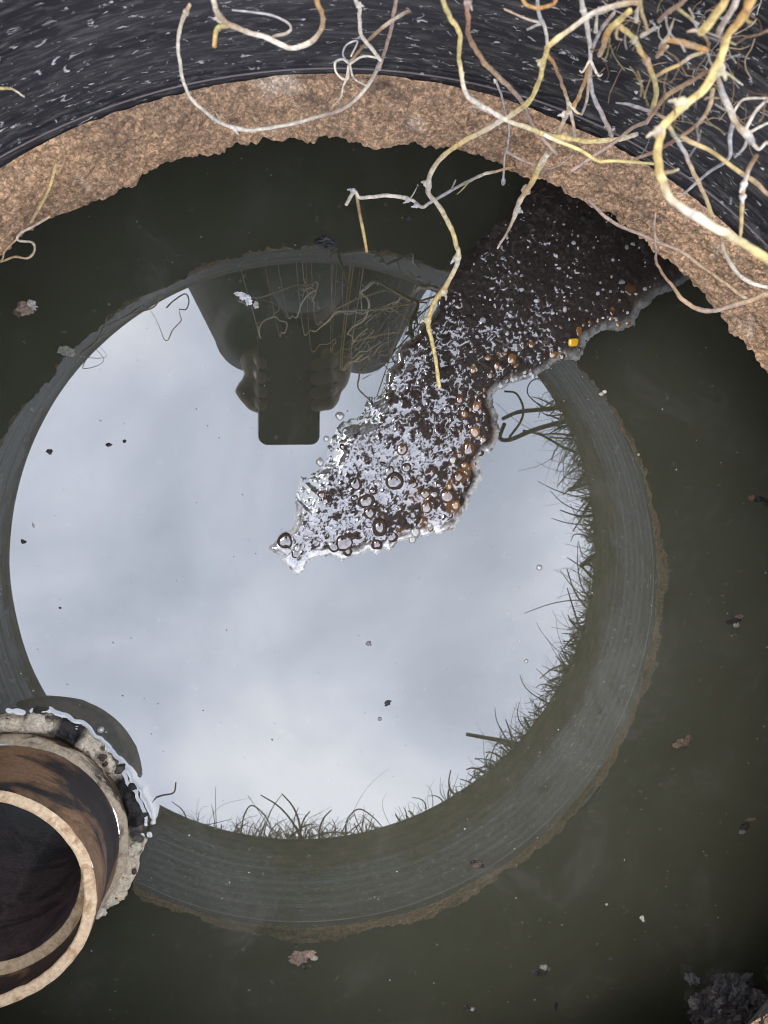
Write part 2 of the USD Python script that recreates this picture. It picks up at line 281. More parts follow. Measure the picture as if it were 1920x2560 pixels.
# water: one sheet round the pipe, rising in a meniscus against its crust
nth, nr = 360, 70
th = np.linspace(0, 2 * np.pi, nth, endpoint=False)
r0 = crust_r(th) - 0.0035
lam = np.concatenate([np.linspace(0, 0.012, 44), 0.012 + np.geomspace(0.002, 2.6, nr - 44)])
wv = []
for d in lam:
    rr = r0 + d if d < 0.03 else (r0 + d) * (0.03 / d) ** 0 
    z = np.full(nth, 0.0020 * (math.exp(-max(d - 0.002, 0) / 0.0022)) * max(0, 1 - d / .011) if d < 0.011 else 0.0)
    wv.append(np.stack([PC[0] + rr * np.cos(th), PC[1] + rr * np.sin(th), z], -1))
WV = np.array(wv).reshape(-1, 3)
ii, jj = np.meshgrid(np.arange(nr - 1), np.arange(nth), indexing='ij')
WF = np.stack([ii * nth + jj, (ii + 1) * nth + jj, (ii + 1) * nth + (jj + 1) % nth, ii * nth + (jj + 1) % nth], -1).reshape(-1, 4)
obj('water', (WV, WF), M['water'], kind='structure', label='dark murky olive water mirroring the sky and the opening')

# ground sheet round the riser
gr = np.concatenate([[0.372, 0.372, 0.372, 0.374, 0.40], np.geomspace(0.45, 120, 26)])
gz = np.concatenate([[0.142, 0.20, 0.262, 0.268, 0.285], np.full(26, 0.29)])
def groundz(thh, R_, Z_):
    Z_ = Z_ + np.where(R_ > 0.39, 0.02 * (fbm(np.stack([R_ * np.cos(thh)[:, None] * 3, R_ * np.sin(thh)[:, None] * 3, 0 * R_], -1), 3, 3) - .5), 0) * np.minimum(1, (R_ - .39) * 8)
    return R_, Z_
gv, gf, _ = revolve(gr, gz, 160, groundz)
obj('ground', (gv, gf), M['ground'], kind='structure', label='soil and short grass around the opening')

# black plastic riser
rib_z = np.linspace(0.1445, 0.3150, 110)
rib_r = 0.3005 + (rib_z - 0.1435) / 0.1715 * 0.0255 + 0.00042 * np.sin((rib_z - 0.1435) / 0.1715 * 2 * np.pi * 5 + 1.3 * np.sin((rib_z - .14) * 61)) + 0.0003 * np.sin((rib_z - .14) * 410)
pr = [(0.3005, 0.1200), (0.3000, 0.1330), (0.2999, 0.1398), (0.2997, 0.1410), (0.2995, 0.1417), (0.2997, 0.1424), (0.3001, 0.1436), (0.3004, 0.1440)]
def wallr(z): return float(np.interp(z, rib_z, rib_r)) if z > 0.1435 else 0.296
riser = thing('riser', 'scuffed black plastic riser ringing the opening above the concrete', 'riser')
prof = pr + list(zip(rib_r, rib_z)) + [(0.3268, 0.3180), (0.3278, 0.3255), (0.3295, 0.3272), (0.3350, 0.3272), (0.3366, 0.3258)]
def wob(thh, R_, Z_):
    w = 0.0010 * (2 * fbm(np.stack([np.broadcast_to(np.cos(thh)[:, None] * 3, R_.shape), np.broadcast_to(np.sin(thh)[:, None] * 3, R_.shape), Z_ * 20], -1), 2, 9) - 1)
    return R_ + w, Z_
v, f, c = revolve(*np.array(prof).T, 480, wob)
obj('wall', (v, f[:, ::-1]), M['plastic'], riser, cyl=c)
v, f, c = revolve(*np.array([(0.3366, 0.3258), (0.3366, 0.310), (0.3330, 0.3080), (0.3080, 0.1440), (0.3690, 0.1425), (0.3695, 0.1412), (0.3690, 0.1345), (0.3060, 0.1340), (0.3030, 0.1200), (0.3005, 0.1200)]).T, 200)
obj('flange', (v, f[:, ::-1]), M['plastic'], riser, cyl=c, smooth=30) if False else obj('flange', (v, f[:, ::-1]), M['plastic'], riser, cyl=c, smooth=False)

# concrete slab with the crumbled hole
slab = thing('concrete_lid', 'brown crumbling concrete tank lid with a ragged round hole', 'concrete lid')
K = 56
t = np.linspace(0, 1, K)
def crumble(thh, R_, Z_):
    cx, sx = np.cos(thh)[:, None], np.sin(thh)[:, None]
    one = np.ones_like(R_)
    az = np.degrees(thh) % 360
    # top edge: high at the far side of the opening, lower left and right
    d90 = np.abs((az - 100 + 180) % 360 - 180)
    zt = 0.1372 - 0.0060 * np.clip((d90 - 8) / 50, 0, 1) ** 1.1
    zt = zt + 0.0016 * (2 * fbm(np.stack([np.cos(thh) * 7, np.sin(thh) * 7, 0 * thh], -1), 4, 21) - 1)
    zb = 0.1000 + 0.0030 * (2 * fbm(np.stack([np.cos(thh) * 6, np.sin(thh) * 6, 0 * thh], -1), 5, 31) - 1)
    ragged = 0.0036 * (2 * fbm(np.stack([np.cos(thh) * 9, np.sin(thh) * 9, 0 * thh], -1), 3, 51) - 1) + 0.0040 * (2 * fbm(np.stack([np.cos(thh) * 38, np.sin(thh) * 38, 0 * thh], -1), 5, 52) - 1) * np.clip(2.4 * fbm(np.stack([np.cos(thh) * 8, np.sin(thh) * 8, 0 * thh], -1), 2, 53) - .6, .15, 1.2)
    gap = np.exp(-(((az - 320 + 180) % 360 - 180) / 10.5) ** 2); zb = zb + 0.0215 * gap
    bite = 0.0165 * np.exp(-(((az - 320 + 180) % 360 - 180) / 9.5) ** 2)
    Zt = zt[:, None] + (zb - zt)[:, None] * t[None]
    prof = 0.2990 - 0.0140 * t ** 0.75
    P = np.stack([0.3 * cx * one, 0.3 * sx * one, Zt], -1)
    n = 0.0034 * (2 * fbm(P * 30, 4, 41) - 1) + 0.0022 * (2 * fbm(P * 190, 3, 42) - 1) + 0.0014 * (2 * fbm(P * 600, 2, 43) - 1)
    n = n + 0.0019 * (2 * fbm(np.stack([np.cos(thh)[:, None] * 14 * one, np.sin(thh)[:, None] * 14 * one, Zt * 210], -1), 4, 44) - 1)
    edge = np.clip(t / 0.08, 0.25, 1)
    R2 = prof[None] + n * edge[None] * 1.1 + ragged[:, None] * (np.clip((t - 0.55) / 0.45, 0, 1) ** 2)[None]
    return np.minimum(R2, 0.2992) + bite[:, None] * (t ** .6)[None], Zt
v, f, c = revolve(np.full(K, .29), t, 1500, crumble)
obj('broken_edge', (v, f), M['crumbly'], slab, smooth=True)
rim_bot = v.reshape(1501, K, 3)[:, -1]; rim_top = v.reshape(1501, K, 3)[:, 0]
# underside and top of the slab
def ringto(inner, radii, zs):
    rows = [inner]
    a = np.arctan2(inner[:, 1], inner[:, 0])
    for r_, z_ in zip(radii, zs): rows.append(np.stack([r_ * np.cos(a), r_ * np.sin(a), np.broadcast_to(z_, len(a))], -1))
    n_ = len(inner); V_ = np.vstack(rows)
    i, j = np.meshgrid(np.arange(len(rows) - 1), np.arange(n_ - 1), indexing='ij')
    q = i * n_ + j
    return V_, np.stack([q, q + n_, q + n_ + 1, q + 1], -1).reshape(-1, 4)
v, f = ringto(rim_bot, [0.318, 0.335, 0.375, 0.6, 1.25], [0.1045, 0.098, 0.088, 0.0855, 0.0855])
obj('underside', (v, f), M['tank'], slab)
caz = np.degrees(np.arctan2(rim_top[:, 1], rim_top[:, 0])) % 360; cgap = np.clip(2 * np.exp(-(((caz - 320 + 180) % 360 - 180) / 10.5) ** 2), 0, 1)
v, f = ringto(rim_top, [0.3000, 0.3062, 0.3066, 0.41, 1.25], [0.118 + .0145 * cgap, 0.1178 + .0147 * cgap, 0.1325, 0.1325, 0.1325])
obj('upper_face', (v, f[:, ::-1]), M['crumbly'], slab)
# tank walls below the lid
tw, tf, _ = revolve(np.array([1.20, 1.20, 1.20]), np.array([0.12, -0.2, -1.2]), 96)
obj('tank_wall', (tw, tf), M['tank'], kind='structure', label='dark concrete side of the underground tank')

# ------------------------------------------------------------ drain pipe
pipe = thing('drain_pipe', 'stained tan plastic drain pipe standing open in the water at lower left', 'pipe', PC)
def at_pipe(prof, nu=200, dr=None):
    v, f, c = revolve(*np.array(prof, float).T, nu, dr); c = c.copy(); c[:, 0] *= 0.22
    return v + PC, f, c
H = 0.0712
def wobp(a):
    def g(thh, R_, Z_):
        n = a * (2 * fbm(np.stack([R_ * np.cos(thh)[:, None] * 90, R_ * np.sin(thh)[:, None] * 90, Z_ * 90], -1), 4, 8) - 1)
        return R_ + n, Z_ + n * .6
    return g
zz = np.linspace(0.030, H - 0.0016, 14)
v, f, c = at_pipe([(0.0668, 0.0195), (0.0672, 0.0235), (0.0664, 0.027)] + [(0.0655, z) for z in zz] + [(0.0652, H - 0.0008)], 220, wobp(0.0003))
obj('outer_wall', (v, f), M['pipe_outer'], pipe, cyl=c, tint=(1, 1, 1))
v, f, c = at_pipe([(0.0652, H - 0.0008), (0.0646, H - 0.0002), (0.0635, H), (0.0600, H + 0.0001), (0.0588, H - 0.0004), (0.0584, H - 0.0014)], 300, wobp(0.0013))
obj('rim', (v, f), M['pipe_rim'], pipe, cyl=c, tint=(1, 1, 1))
v, f, c = at_pipe([(0.0584, H - 0.0014)] + [(0.0584 - 0.0008 * k / 8, H - 0.0014 - 0.016 * k / 8) for k in range(1, 9)], 220, wobp(0.0003))
obj('socket', (v, f), M['pipe_outer'], pipe, cyl=c, tint=(1.15, 1.1, 1.05))
v, f, c = at_pipe([(0.0576, H - 0.0174), (0.0565, H - 0.0185), (0.0525, H - 0.0190), (0.0515, H - 0.0205)], 220, wobp(0.0005))
obj('ledge', (v, f), M['pipe_rim'], pipe, cyl=c, tint=(.72, .72, .70))
v, f, c = at_pipe([(0.0515, H - 0.0205), (0.0510, H - 0.026), (0.0506, H - 0.04), (0.0500, 0.0), (0.0495, -0.09)], 200, wobp(0.0006))
obj('inner_wall', (v, f), M['pipe_inner'], pipe, cyl=c, tint=(1, 1, 1))
v, f, c = at_pipe([(0.0668, 0.0105), (0.0700, 0.0110), (0.0712, 0.0130), (0.0712, 0.0150), (0.0706, 0.0165), (0.0692, 0.0180), (0.0668, 0.0195)], 400, wobp(0.0024))
obj('collar', (v, f), M['collar'], pipe, cyl=c, tint=(1, 1, 1))
v, f, c = at_pipe([(0.0672, -0.05), (0.0672, 0.002), (0.0668, 0.0105)], 160)
obj('lower_wall', (v, f), M['pipe_outer'], pipe, cyl=c, tint=(.5, .5, .5))
# scum crust caught round the pipe: broken run of lumps
hr0 = np.random.default_rng(23)
nu, K2 = 520, 22
tt = np.linspace(0, np.pi, K2)
def crustf(thh, R_, Z_):
    ra = crust_r(thh)
    az = np.degrees(thh) % 360
    gap = np.clip((np.abs((az - 12 + 180) % 360 - 180) - 13) / 8, 0.10, 1)
    P0 = np.stack([np.cos(thh), np.sin(thh), 0 * thh], -1)
    hh = (0.0035 + 0.0075 * fbm(P0 * 5, 4, 61)) * gap
    rc, rw = (0.0662 + ra) / 2, (ra - 0.0662) / 2
    R2 = rc[:, None] - np.cos(tt)[None] * rw[:, None]
    Z2 = -0.002 + np.sin(tt)[None] ** 0.8 * hh[:, None] + 0.002 * np.sin(tt)[None]
    P = np.stack([R2 * np.cos(thh)[:, None], R2 * np.sin(thh)[:, None], Z2], -1)
    n = 0.0075 * (2 * fbm(P * 150, 4, 62) - 1) * np.sin(tt)[None]
    return R2 + n * .6, Z2 + n
v, f, c = revolve(np.full(K2, .07), tt, nu, crustf)
n1 = fbm(v * 110, 4, 71); azv = np.degrees(np.arctan2(v[:, 1], v[:, 0])) % 360
dark = np.clip((n1 - 0.60) / 0.05, 0, 1) * 0.9
dark = np.maximum(dark, np.clip(1 - (np.abs((azv - 12 + 180) % 360 - 180) - 13) / 5, 0, 1))
dark = np.maximum(dark, np.clip(1 - (np.abs((azv - 62 + 180) % 360 - 180) - 5) / 4, 0, 1) * (fbm(v * 60, 2, 72) > .42))
tint = np.array([0.66, 0.56, 0.42])[None] * (1 - dark[:, None]) + np.array([0.018, 0.016, 0.015])[None] * dark[:, None]
cl = [(v, f, tint)]
for k in range(120):
    a_ = hr0.uniform(0, 6.283)
    azd = math.degrees(a_)
    if abs((azd - 12 + 180) % 360 - 180) < 15 or (abs((azd - 62 + 180) % 360 - 180) < 6): continue
    ro = float(crust_r(np.array([a_]))[0]); q_ = 0.069 + (ro - 0.070) * hr0.random(); rr_ = hr0.uniform(.0012, .0036)
    bv, bf = blob((q_ * math.cos(a_), q_ * math.sin(a_), .003 + .004 * hr0.random()), (rr_ * hr0.uniform(.8, 1.7), rr_ * hr0.uniform(.8, 1.7), rr_ * .8), .5, 2.0, 2, k)
    cl.append((bv, bf, np.array([(.66, .58, .45), (.45, .38, .28), (.70, .57, .40), (.06, .05, .045)][hr0.choice(4, p=[.33, .27, .2, .2])])))
v, f, tint = join(cl)
ci = obj('scum_crust', (v + PC, f), M['crust'], pipe, tint=tint, label='broken pale scum crust with black gaps at the waterline')
# dark water inside the pipe
iv, if_, _ = revolve(np.array([0.0497, 0.03, 0.0001]), np.array([-0.085, -0.085, -0.085]), 90)
obj('pipe_water', (iv + PC, if_[:, ::-1]), M['water'], kind='structure', label='black water standing inside the drain pipe')

# ------------------------------------------------------------ scum mat
def F_(pts, z=0.0): return np.array([fx(x, y, z)[:2] for x, y in pts])
outline = [(1145, 385), (1105, 425), (1085, 460), (1055, 505), (1010, 552), (985, 590), (955, 640), (915, 690), (880, 735), (850, 765), (832, 805), (815, 850), (790, 885), (755, 898), (728, 935), (712, 972), (688, 1000), (655, 1035), (636, 1075), (640, 1120), (622, 1143), (598, 1152), (588, 1185), (600, 1210), (640, 1242), (662, 1215),
           (700, 1208), (745, 1216), (800, 1198), (845, 1192), (885, 1168), (940, 1152), (985, 1135), (1010, 1100), (1030, 1050), (1045, 1000), (1065, 960), (1078, 925), (1068, 895), (1065, 855), (1095, 832), (1150, 812), (1200, 790), (1262, 768), (1275, 742), (1305, 720), (1370, 705), (1385, 672), (1420, 640), (1475, 610), (1510, 585), (1480, 500), (1380, 400), (1260, 330), (1170, 340)]
OP = Polygon(F_(outline))
x0, y0, x1, y1 = OP.buffer(0.008).bounds
st = 0.00062
gx, gy = np.arange(x0, x1, st), np.arange(y0, y1, st)
GX, GY = np.meshgrid(gx, gy)
P3 = np.stack([GX, GY, 0 * GX], -1)
wx = 0.0060 * (2 * fbm(P3 * 90, 6, 81) - 1); wy = 0.0060 * (2 * fbm(P3 * 90, 6, 82) - 1)
inside = contains_xy(OP, (GX + wx).ravel(), (GY + wy).ravel()).reshape(GX.shape)
dist = distance_transform_edt(inside) * st
# regions, in photograph space: along the mat from its free tip (0) to the lid (1)
tip, lid = fx(620, 1200, 0)[:2], fx(1330, 520, 0)[:2]
ax = (lid - tip) / np.linalg.norm(lid - tip)
U = ((GX - tip[0]) * ax[0] + (GY - tip[1]) * ax[1]) / np.linalg.norm(lid - tip)
bx_ = np.array([ax[1], -ax[0]])
W = (GX - tip[0]) * bx_[0] + (GY - tip[1]) * bx_[1]          # positive towards the lower right edge
r_edge = distance_transform_edt(contains_xy(OP.buffer(0).difference(Polygon()), GX.ravel(), GY.ravel()).reshape(GX.shape)) * st
# wet film lying flat between the lumps of dark crust
br = np.random.default_rng(11)
warp = np.stack([fbm(P3 * 260, 3, 90), fbm(P3 * 260, 3, 91), 0 * GX], -1) * 0.006
fine = fbm((P3 + warp) * 370, 4, 92)
ridge = np.abs(2 * fbm((P3 + warp) * 300, 4, 94) - 1)
coarse = fbm(P3 * 48, 3, 93)
cover = np.interp(U, [-.1, .12, .35, .5, .62, .75, 1.1], [.74, .69, .63, .545, .465, .40, .335]) + 0.62 * (coarse - .5) - 0.10 * np.clip((W - (0.008 + 0.016 * U)) / 0.02, 0, 1) * (U > .12)
FILM = np.clip((cover - fine) / 0.020 + .5, 0, 1) * np.clip((ridge - np.interp(U, [0, .5, .8], [.055, .085, .03])) / .03 + .5, 0, 1)
nb = 1500
bxy = np.stack([br.uniform(x0, x1, nb), br.uniform(y0, y1, nb)], -1)
rad = np.clip(br.lognormal(np.log(0.0013), 0.45, nb), 0.0008, 0.0038)
Hb = np.zeros(GX.shape)
for (cx_, cy_), rr in zip(bxy, rad):
    i0, i1 = np.searchsorted(gy, [cy_ - rr, cy_ + rr]); j0, j1 = np.searchsorted(gx, [cx_ - rr, cx_ + rr])
    if i1 <= i0 or j1 <= j0: continue
    d2 = (GX[i0:i1, j0:j1] - cx_) ** 2 + (GY[i0:i1, j0:j1] - cy_) ** 2
    cap = np.sqrt(np.maximum(rr * rr - d2, 0)) * 0.55
    Hb[i0:i1, j0:j1] = np.maximum(Hb[i0:i1, j0:j1], cap)
lump = fbm(P3 * 55, 4, 83)
edge_in = np.clip((dist - .0025) / .004, 0, 1)
crust = edge_in * 0.0008 * (1 - FILM) * (0.4 + 1.2 * fbm(P3 * 420, 3, 85)) + edge_in * Hb * (0.07 + .6 * (1 - FILM))
Hs = 0.0016 + 0.0022 * np.clip(lump - .3, 0, 1) + 0.0006 * FILM * fbm(P3 * 200, 2, 84) + crust
taper = np.where(W > 0, np.clip(dist / 0.0085, 0, 1) ** 1.1, np.clip(dist / 0.005, 0, 1) ** .8)
HZ = gaussian_filter(Hs, 0.7) * taper + 0.0006 * np.clip(dist / 0.002, 0, 1) - 0.0003
# colours
brown = np.array([0.026, 0.018, 0.014]); black = np.array([0.026, 0.021, 0.018]); amber = np.array([0.095, 0.045, 0.018]); pale = np.array([0.25, 0.245, 0.22]); grey = np.array([0.10, 0.097, 0.09])
COL = np.broadcast_to(brown, GX.shape + (3,)).copy()
LOW = np.clip((.52 - U) / .2, 0, 1)
def blend(c, w): 
    global COL
    w = np.clip(w, 0, 1)[..., None]; COL = COL * (1 - w) + np.asarray(c) * w
blend(black, np.clip((U - .45) / .25, 0, 1) * .9)
nA = fbm(P3 * 70, 4, 86)
right = np.clip((W - (0.012 + 0.020 * U)) / 0.02, 0, 1)
blend(amber, right * np.clip((fbm(P3 * 120, 4, 95) - .46) / .10, 0, 1) * 0.9 * np.clip((U - .1) / .15, 0, 1) * np.clip((1.02 - U) / .2, 0, 1))
blend((0.075, 0.06, 0.045), right * np.clip((U - .8) / .15, 0, 1) * np.clip((nA - .4) / .2, 0, 1))
blend((.20, .19, .205), FILM * LOW * np.clip(.35 + 1.3 * (fbm(P3 * 150, 3, 96) - .4), .1, .9))
mw = 0.0045 + 0.004 * fbm(P3 * 40, 2, 88)
mw = mw * np.where(W > 0.0, 1.05, np.clip(1 - U * 1.4, 0.22, 1))
marg = np.clip(1 - dist / mw, 0, 1)
blend(np.interp(U, [.38, .6], [.40, .20])[..., None] * np.array([1, .985, .94]), np.clip(marg * 1.6, 0, 1) * np.clip((fbm(P3 * 300, 3, 87) - .25) / .2, .35, 1) * np.where((W > 0) | (U < .12), 1, .1))
blend(grey, np.clip(1 - dist / 0.012, 0, 1) * right * np.clip((U - .62) / .1, 0, 1) * .8)
mil = np.clip(1.4 - dist / (mw * .8), 0, 1) * ((W > 0) | (U < .12)) * (U < .75)
FILM = np.clip(FILM * (1 - mil) + .78 * mil, 0, 1)
fray = np.clip(1.25 - dist / (0.004 + 0.012 * LOW * fbm(P3 * 60, 2, 97)), 0, 1) * (W < 0.004) * (U > .1) * (U < .62)
speck = (fbm((P3 + warp) * 420, 3, 98) > .60)
FILM = np.where((fray > .3) & ~speck, 1.0, FILM); HZ = HZ * (1 - np.clip(fray * 1.2, 0, 1) * np.where(speck, .72, .92))
blend((.050, .052, .036), fray * ~speck)
idx = -np.ones(GX.shape, int); keep = inside.copy(); idx[keep] = np.arange(keep.sum())
q = np.stack([idx[:-1, :-1], idx[:-1, 1:], idx[1:, 1:], idx[1:, :-1]], -1).reshape(-1, 4)
q = q[(q >= 0).all(1)]
used = np.unique(q); re_ = -np.ones(idx.max() + 1, int); re_[used] = np.arange(len(used))
VV = np.stack([GX[keep], GY[keep], HZ[keep]], -1)[used]
scum = thing('scum_mat', 'bubbly brown-black scum mat with pale froth edge drifting out from under the lid', 'scum', (*fx(900, 950, 0)[:2], 0))
skin = obj('scum_skin', (VV, re_[q]), M['scum'], scum, tint=COL[keep][used])
UsdGeom.PrimvarsAPI(stage.GetPrimAtPath(skin)).CreatePrimvar('film', Sdf.ValueTypeNames.FloatArray, 'vertex').Set(Vt.FloatArray.FromNumpy(FILM[keep][used].astype(np.float32)))
def hz(x, y):
    i, j = np.searchsorted(gy, y), np.searchsorted(gx, x)
    return float(HZ[min(i, len(gy) - 1), min(j, len(gx) - 1)]) if inside[min(i, len(gy) - 1), min(j, len(gx) - 1)] else 0.0
def dome_mesh(c, r, h=0.75, n=20, m=8):
    a = np.linspace(0, 2 * np.pi, n, endpoint=False); ph = np.linspace(0, np.pi / 2, m)
    V = [np.array([c[0] + r * math.cos(p) * np.cos(a), c[1] + r * math.cos(p) * np.sin(a), np.full(n, c[2] + h * r * math.sin(p))]).T for p in ph[:-1]]
    V = np.vstack(V + [[[c[0], c[1], c[2] + h * r]]])
    F = []
    for i in range(m - 2):
        for j in range(n): F += [(i * n + j, i * n + (j + 1) % n, (i + 1) * n + (j + 1) % n), (i * n + j, (i + 1) * n + (j + 1) % n, (i + 1) * n + j)]
    for j in range(n): F.append(((m - 2) * n + j, (m - 2) * n + (j + 1) % n, (m - 1) * n))
    return V, np.array(F)
big = [(618, 1172, 18, 0), (641, 1196, 12, 0), (722, 1180, 15, 0), (745, 1172, 20, 0), (752, 1192, 12, 0), (792, 1082, 19, 0), (800, 1108, 16, 0), (822, 1140, 19, 0), (815, 1177, 15, 0), (848, 1160, 15, 0), (770, 1046, 16, 0), (852, 1040, 21, 0), (843, 1020, 14, 0),
       (870, 970, 14, 1), (920, 1068, 12, 1), (924, 1094, 16, 1), (968, 1072, 17, 1), (972, 1050, 9, 2), (985, 1092, 12, 2), (992, 1030, 15, 1), (1015, 970, 17, 1), (1028, 932, 14, 2), (1032, 880, 14, 2), (1030, 905, 10, 2), (968, 885, 12, 0), (995, 862, 12, 1), (1108, 776, 15, 2), (1250, 714, 12, 2), (1262, 700, 9, 2), (1362, 622, 17, 1), (900, 1150, 14, 3), (893, 1168, 9, 3),
       (930, 1135, 8, 3), (944, 1108, 7, 3), (698, 1150, 8, 0), (712, 1152, 7, 0), (780, 1165, 8, 0), (668, 1165, 7, 0), (790, 1190, 7, 3), (838, 1185, 8, 3), (640, 1110, 7, 0), (700, 1000, 6, 0), (935, 900, 13, 0), (905, 880, 11, 0), (950, 1010, 10, 0), (880, 1010, 12, 0), (930, 975, 9, 0), (820, 985, 9, 0), (745, 1100, 9, 0), (720, 1060, 8, 0),
       (1150, 745, 9, 2), (1185, 720, 8, 1), (1210, 705, 7, 2), (1060, 810, 11, 1), (1075, 790, 9, 2), (1045, 840, 9, 2), (1130, 690, 7, 2), (1295, 690, 8, 1), (1005, 1005, 9, 2), (1045, 950, 10, 2), (735, 898, 9, 3), (712, 960, 8, 0), (700, 990, 5, 0), (900, 1040, 8, 0), (880, 1120, 9, 0), (860, 1100, 7, 0)]
bcol = [(0.026, 0.017, 0.013), (0.060, 0.030, 0.013), (0.17, 0.080, 0.024), (0.24, 0.23, 0.21)]
for k in range(230):
    if k < 110:                                            # amber ones along the lower right edge
        i_ = br.integers(34, 47); f_ = br.random(); q0, q1 = np.array(outline[i_]), np.array(outline[i_ + 1])
        q_ = q0 + (q1 - q0) * f_ + np.array([-1.0, -0.75]) * br.uniform(8, 70)
        big.append((q_[0], q_[1], br.uniform(3.5, 10), int(br.choice([1, 2, 0], p=[.45, .35, .2]))))
    else:
        q_ = np.array([br.uniform(640, 1000), br.uniform(900, 1190)])
        big.append((q_[0], q_[1], br.uniform(3, 10), int(br.choice([0, 3, 1], p=[.6, .25, .15]))))
big = [b_ for b_ in big if hz(*fx(b_[0], b_[1], 0.004)[:2]) > 0.0010 or b_[3] == 3 and b_[2] > 8]
for k, (x, y, r, kind) in enumerate(big):
    r_ = r / 1534 * CAM[2] * 1.0
    c = fx(x, y, 0.004); z = max(hz(c[0], c[1]) - 0.0012, 0.0003)
    dv, df = dome_mesh((c[0], c[1], z), r_, 0.42 + 0.26 * br.random(), 24, 9)
    wv_ = 1 + .32 * (2 * fbm((dv - [c[0], c[1], z]) / r_ * .8 + k, 2, k) - 1); dv = (dv - [c[0], c[1], z]) * wv_[:, None] + [c[0], c[1], z]
    obj('bubble', (dv, df), M['bubble'], scum, tint=bcol[kind])
fl = []
for k in range(190):
    x, y = br.uniform(950, 1420), br.uniform(430, 760)
    c = fx(x, y, 0.003)
    if hz(c[0], c[1]) < 0.001: continue
    r_ = br.choice([0.0005, 0.0007, 0.0010, 0.0015], p=[.55, .30, .12, .03])
    fl.append(blob((c[0], c[1], hz(c[0], c[1]) + 0.0002), (r_ * br.uniform(.7, 1.8), r_ * br.uniform(.7, 1.6), r_ * .5), .4, 1.5, 1, k) + (np.array([.42, .41, .42]) * br.uniform(.5, 1.2),))
v, f, tnt = join(fl)
obj('froth_fleck', (v, f), M['debris'], scum, tint=tnt, kind='stuff', label='white froth flecks sprinkled over the dark skin')
fragc = fx(1236, 740, 0.004)
yf = thing('yellow_fragment', 'small amber yellow fragment lying on the scum near its right edge', 'fragment', fragc)
bxm = trimesh.creation.box((0.0072, 0.0055, 0.0030)).subdivide().subdivide()
vv = np.array(bxm.vertices); vv = vv * (1 - 0.35 * np.clip(np.linalg.norm(vv / [0.0036, .0028, .0015], axis=1) - 1, 0, 1))[:, None] + 0.0006 * (fbm(vv * 400, 2, 4)[:, None] - .5)
vv = vv @ rotm(0.2, 0.15).T
obj('chip', (vv + [fragc[0], fragc[1], hz(*fragc[:2]) + 0.002], np.array(bxm.faces)), M['bubble'], yf, tint=(0.62, 0.33, 0.015))

# ------------------------------------------------------------ vines
SRC = {'1': (1440, 0, .2893), '2': (1440, 300, .2893), '3': (960, 0, .2893), '4': (960, 300, .2893), '5': (400, 0, .3617), '6': (800, 430, .2577), '7': (1500, 600, .2532), 'T': (960, 0, .5787), 'L': (0, 0, .5787), 'F': (0, 0, S)}
def P_(spec):
    """'T 100,20 300,40 / 4 10,10' -> pixels of the photograph"""
    out = []
    for part in spec.split('/'):
        tok = part.split(); ox, oy, s = SRC[tok[0]]
        for w in tok[1:]:
            a, b = w.split(','); out.append((ox + float(a) * s, oy + float(b) * s))
    return out
straw, whitey, orange, redbr, greyc, tan, olive, lilac = (.52, .38, .155), (.60, .53, .43), (.46, .25, .09), (.25, .145, .09), (.36, .34, .33), (.40, .28, .165), (.36, .30, .13), (.34, .25, .20)
def clear_wall(x, y, z):
    for _ in range(80):
        p = px(x, y, z)
        r = math.hypot(p[0], p[1])
        if z > 0.45 or r < (wallr(z) - 0.004 if z > 0.139 else (0.283 if z > 0.075 else 0.9)): break
        z += 0.003
    return px(x, y, z)
def path3(pix, zs):
    """zs: heights at the ends (or at each point); points kept inside the riser"""
    n = len(pix); zs = np.interp(np.linspace(0, 1, n), np.linspace(0, 1, len(zs)), zs)
    return [clear_wall(x, y, z) for (x, y), z in zip(pix, zs)]
def extend(P, pix, start):
    """a vine that leaves the picture goes on up over the edge of the riser"""
    i, j = (0, 1) if start else (-1, -2)
    x, y = pix[i]
    if y > 6 and x < 1914 and x > 6: return P
    d = np.array(pix[i]) - np.array(pix[j]); d = d / (np.linalg.norm(d) + 1e-9)
    out = np.array([-1.0 if x <= 6 else (1.0 if x >= 1914 else 0), -1.0 if y <= 6 else 0])
    d = d * .6 + out * .6
    add = [clear_wall(x + d[0] * q, y + d[1] * q, P[i][2] + q * 0.00012) for q in (90, 220)]
    p = add[-1]; a = math.atan2(p[1], p[0]); e = np.array([math.cos(a), math.sin(a), 0])
    if math.hypot(p[0], p[1]) < .33: add += [0.322 * e + [0, 0, max(0.345, p[2] + .01)], 0.37 * e + [0, 0, 0.335], 0.43 * e + [0, 0, 0.300]]
    return (add[::-1] + list(P)) if start else (list(P) + add)
vine_no = 0
def stemcols(C, cols, n, seed):
    cols = np.array([np.array(c) for c in cols]); t_ = np.linspace(0, 1, n)
    out = np.stack([np.interp(t_, np.linspace(0, 1, len(cols)), cols[:, k]) for k in range(3)], -1)
    w = 0.92 + 0.5 * fbm(np.stack([t_ * 14, 0 * t_ + seed, 0 * t_], -1), 3, seed)
    return out * w[:, None]
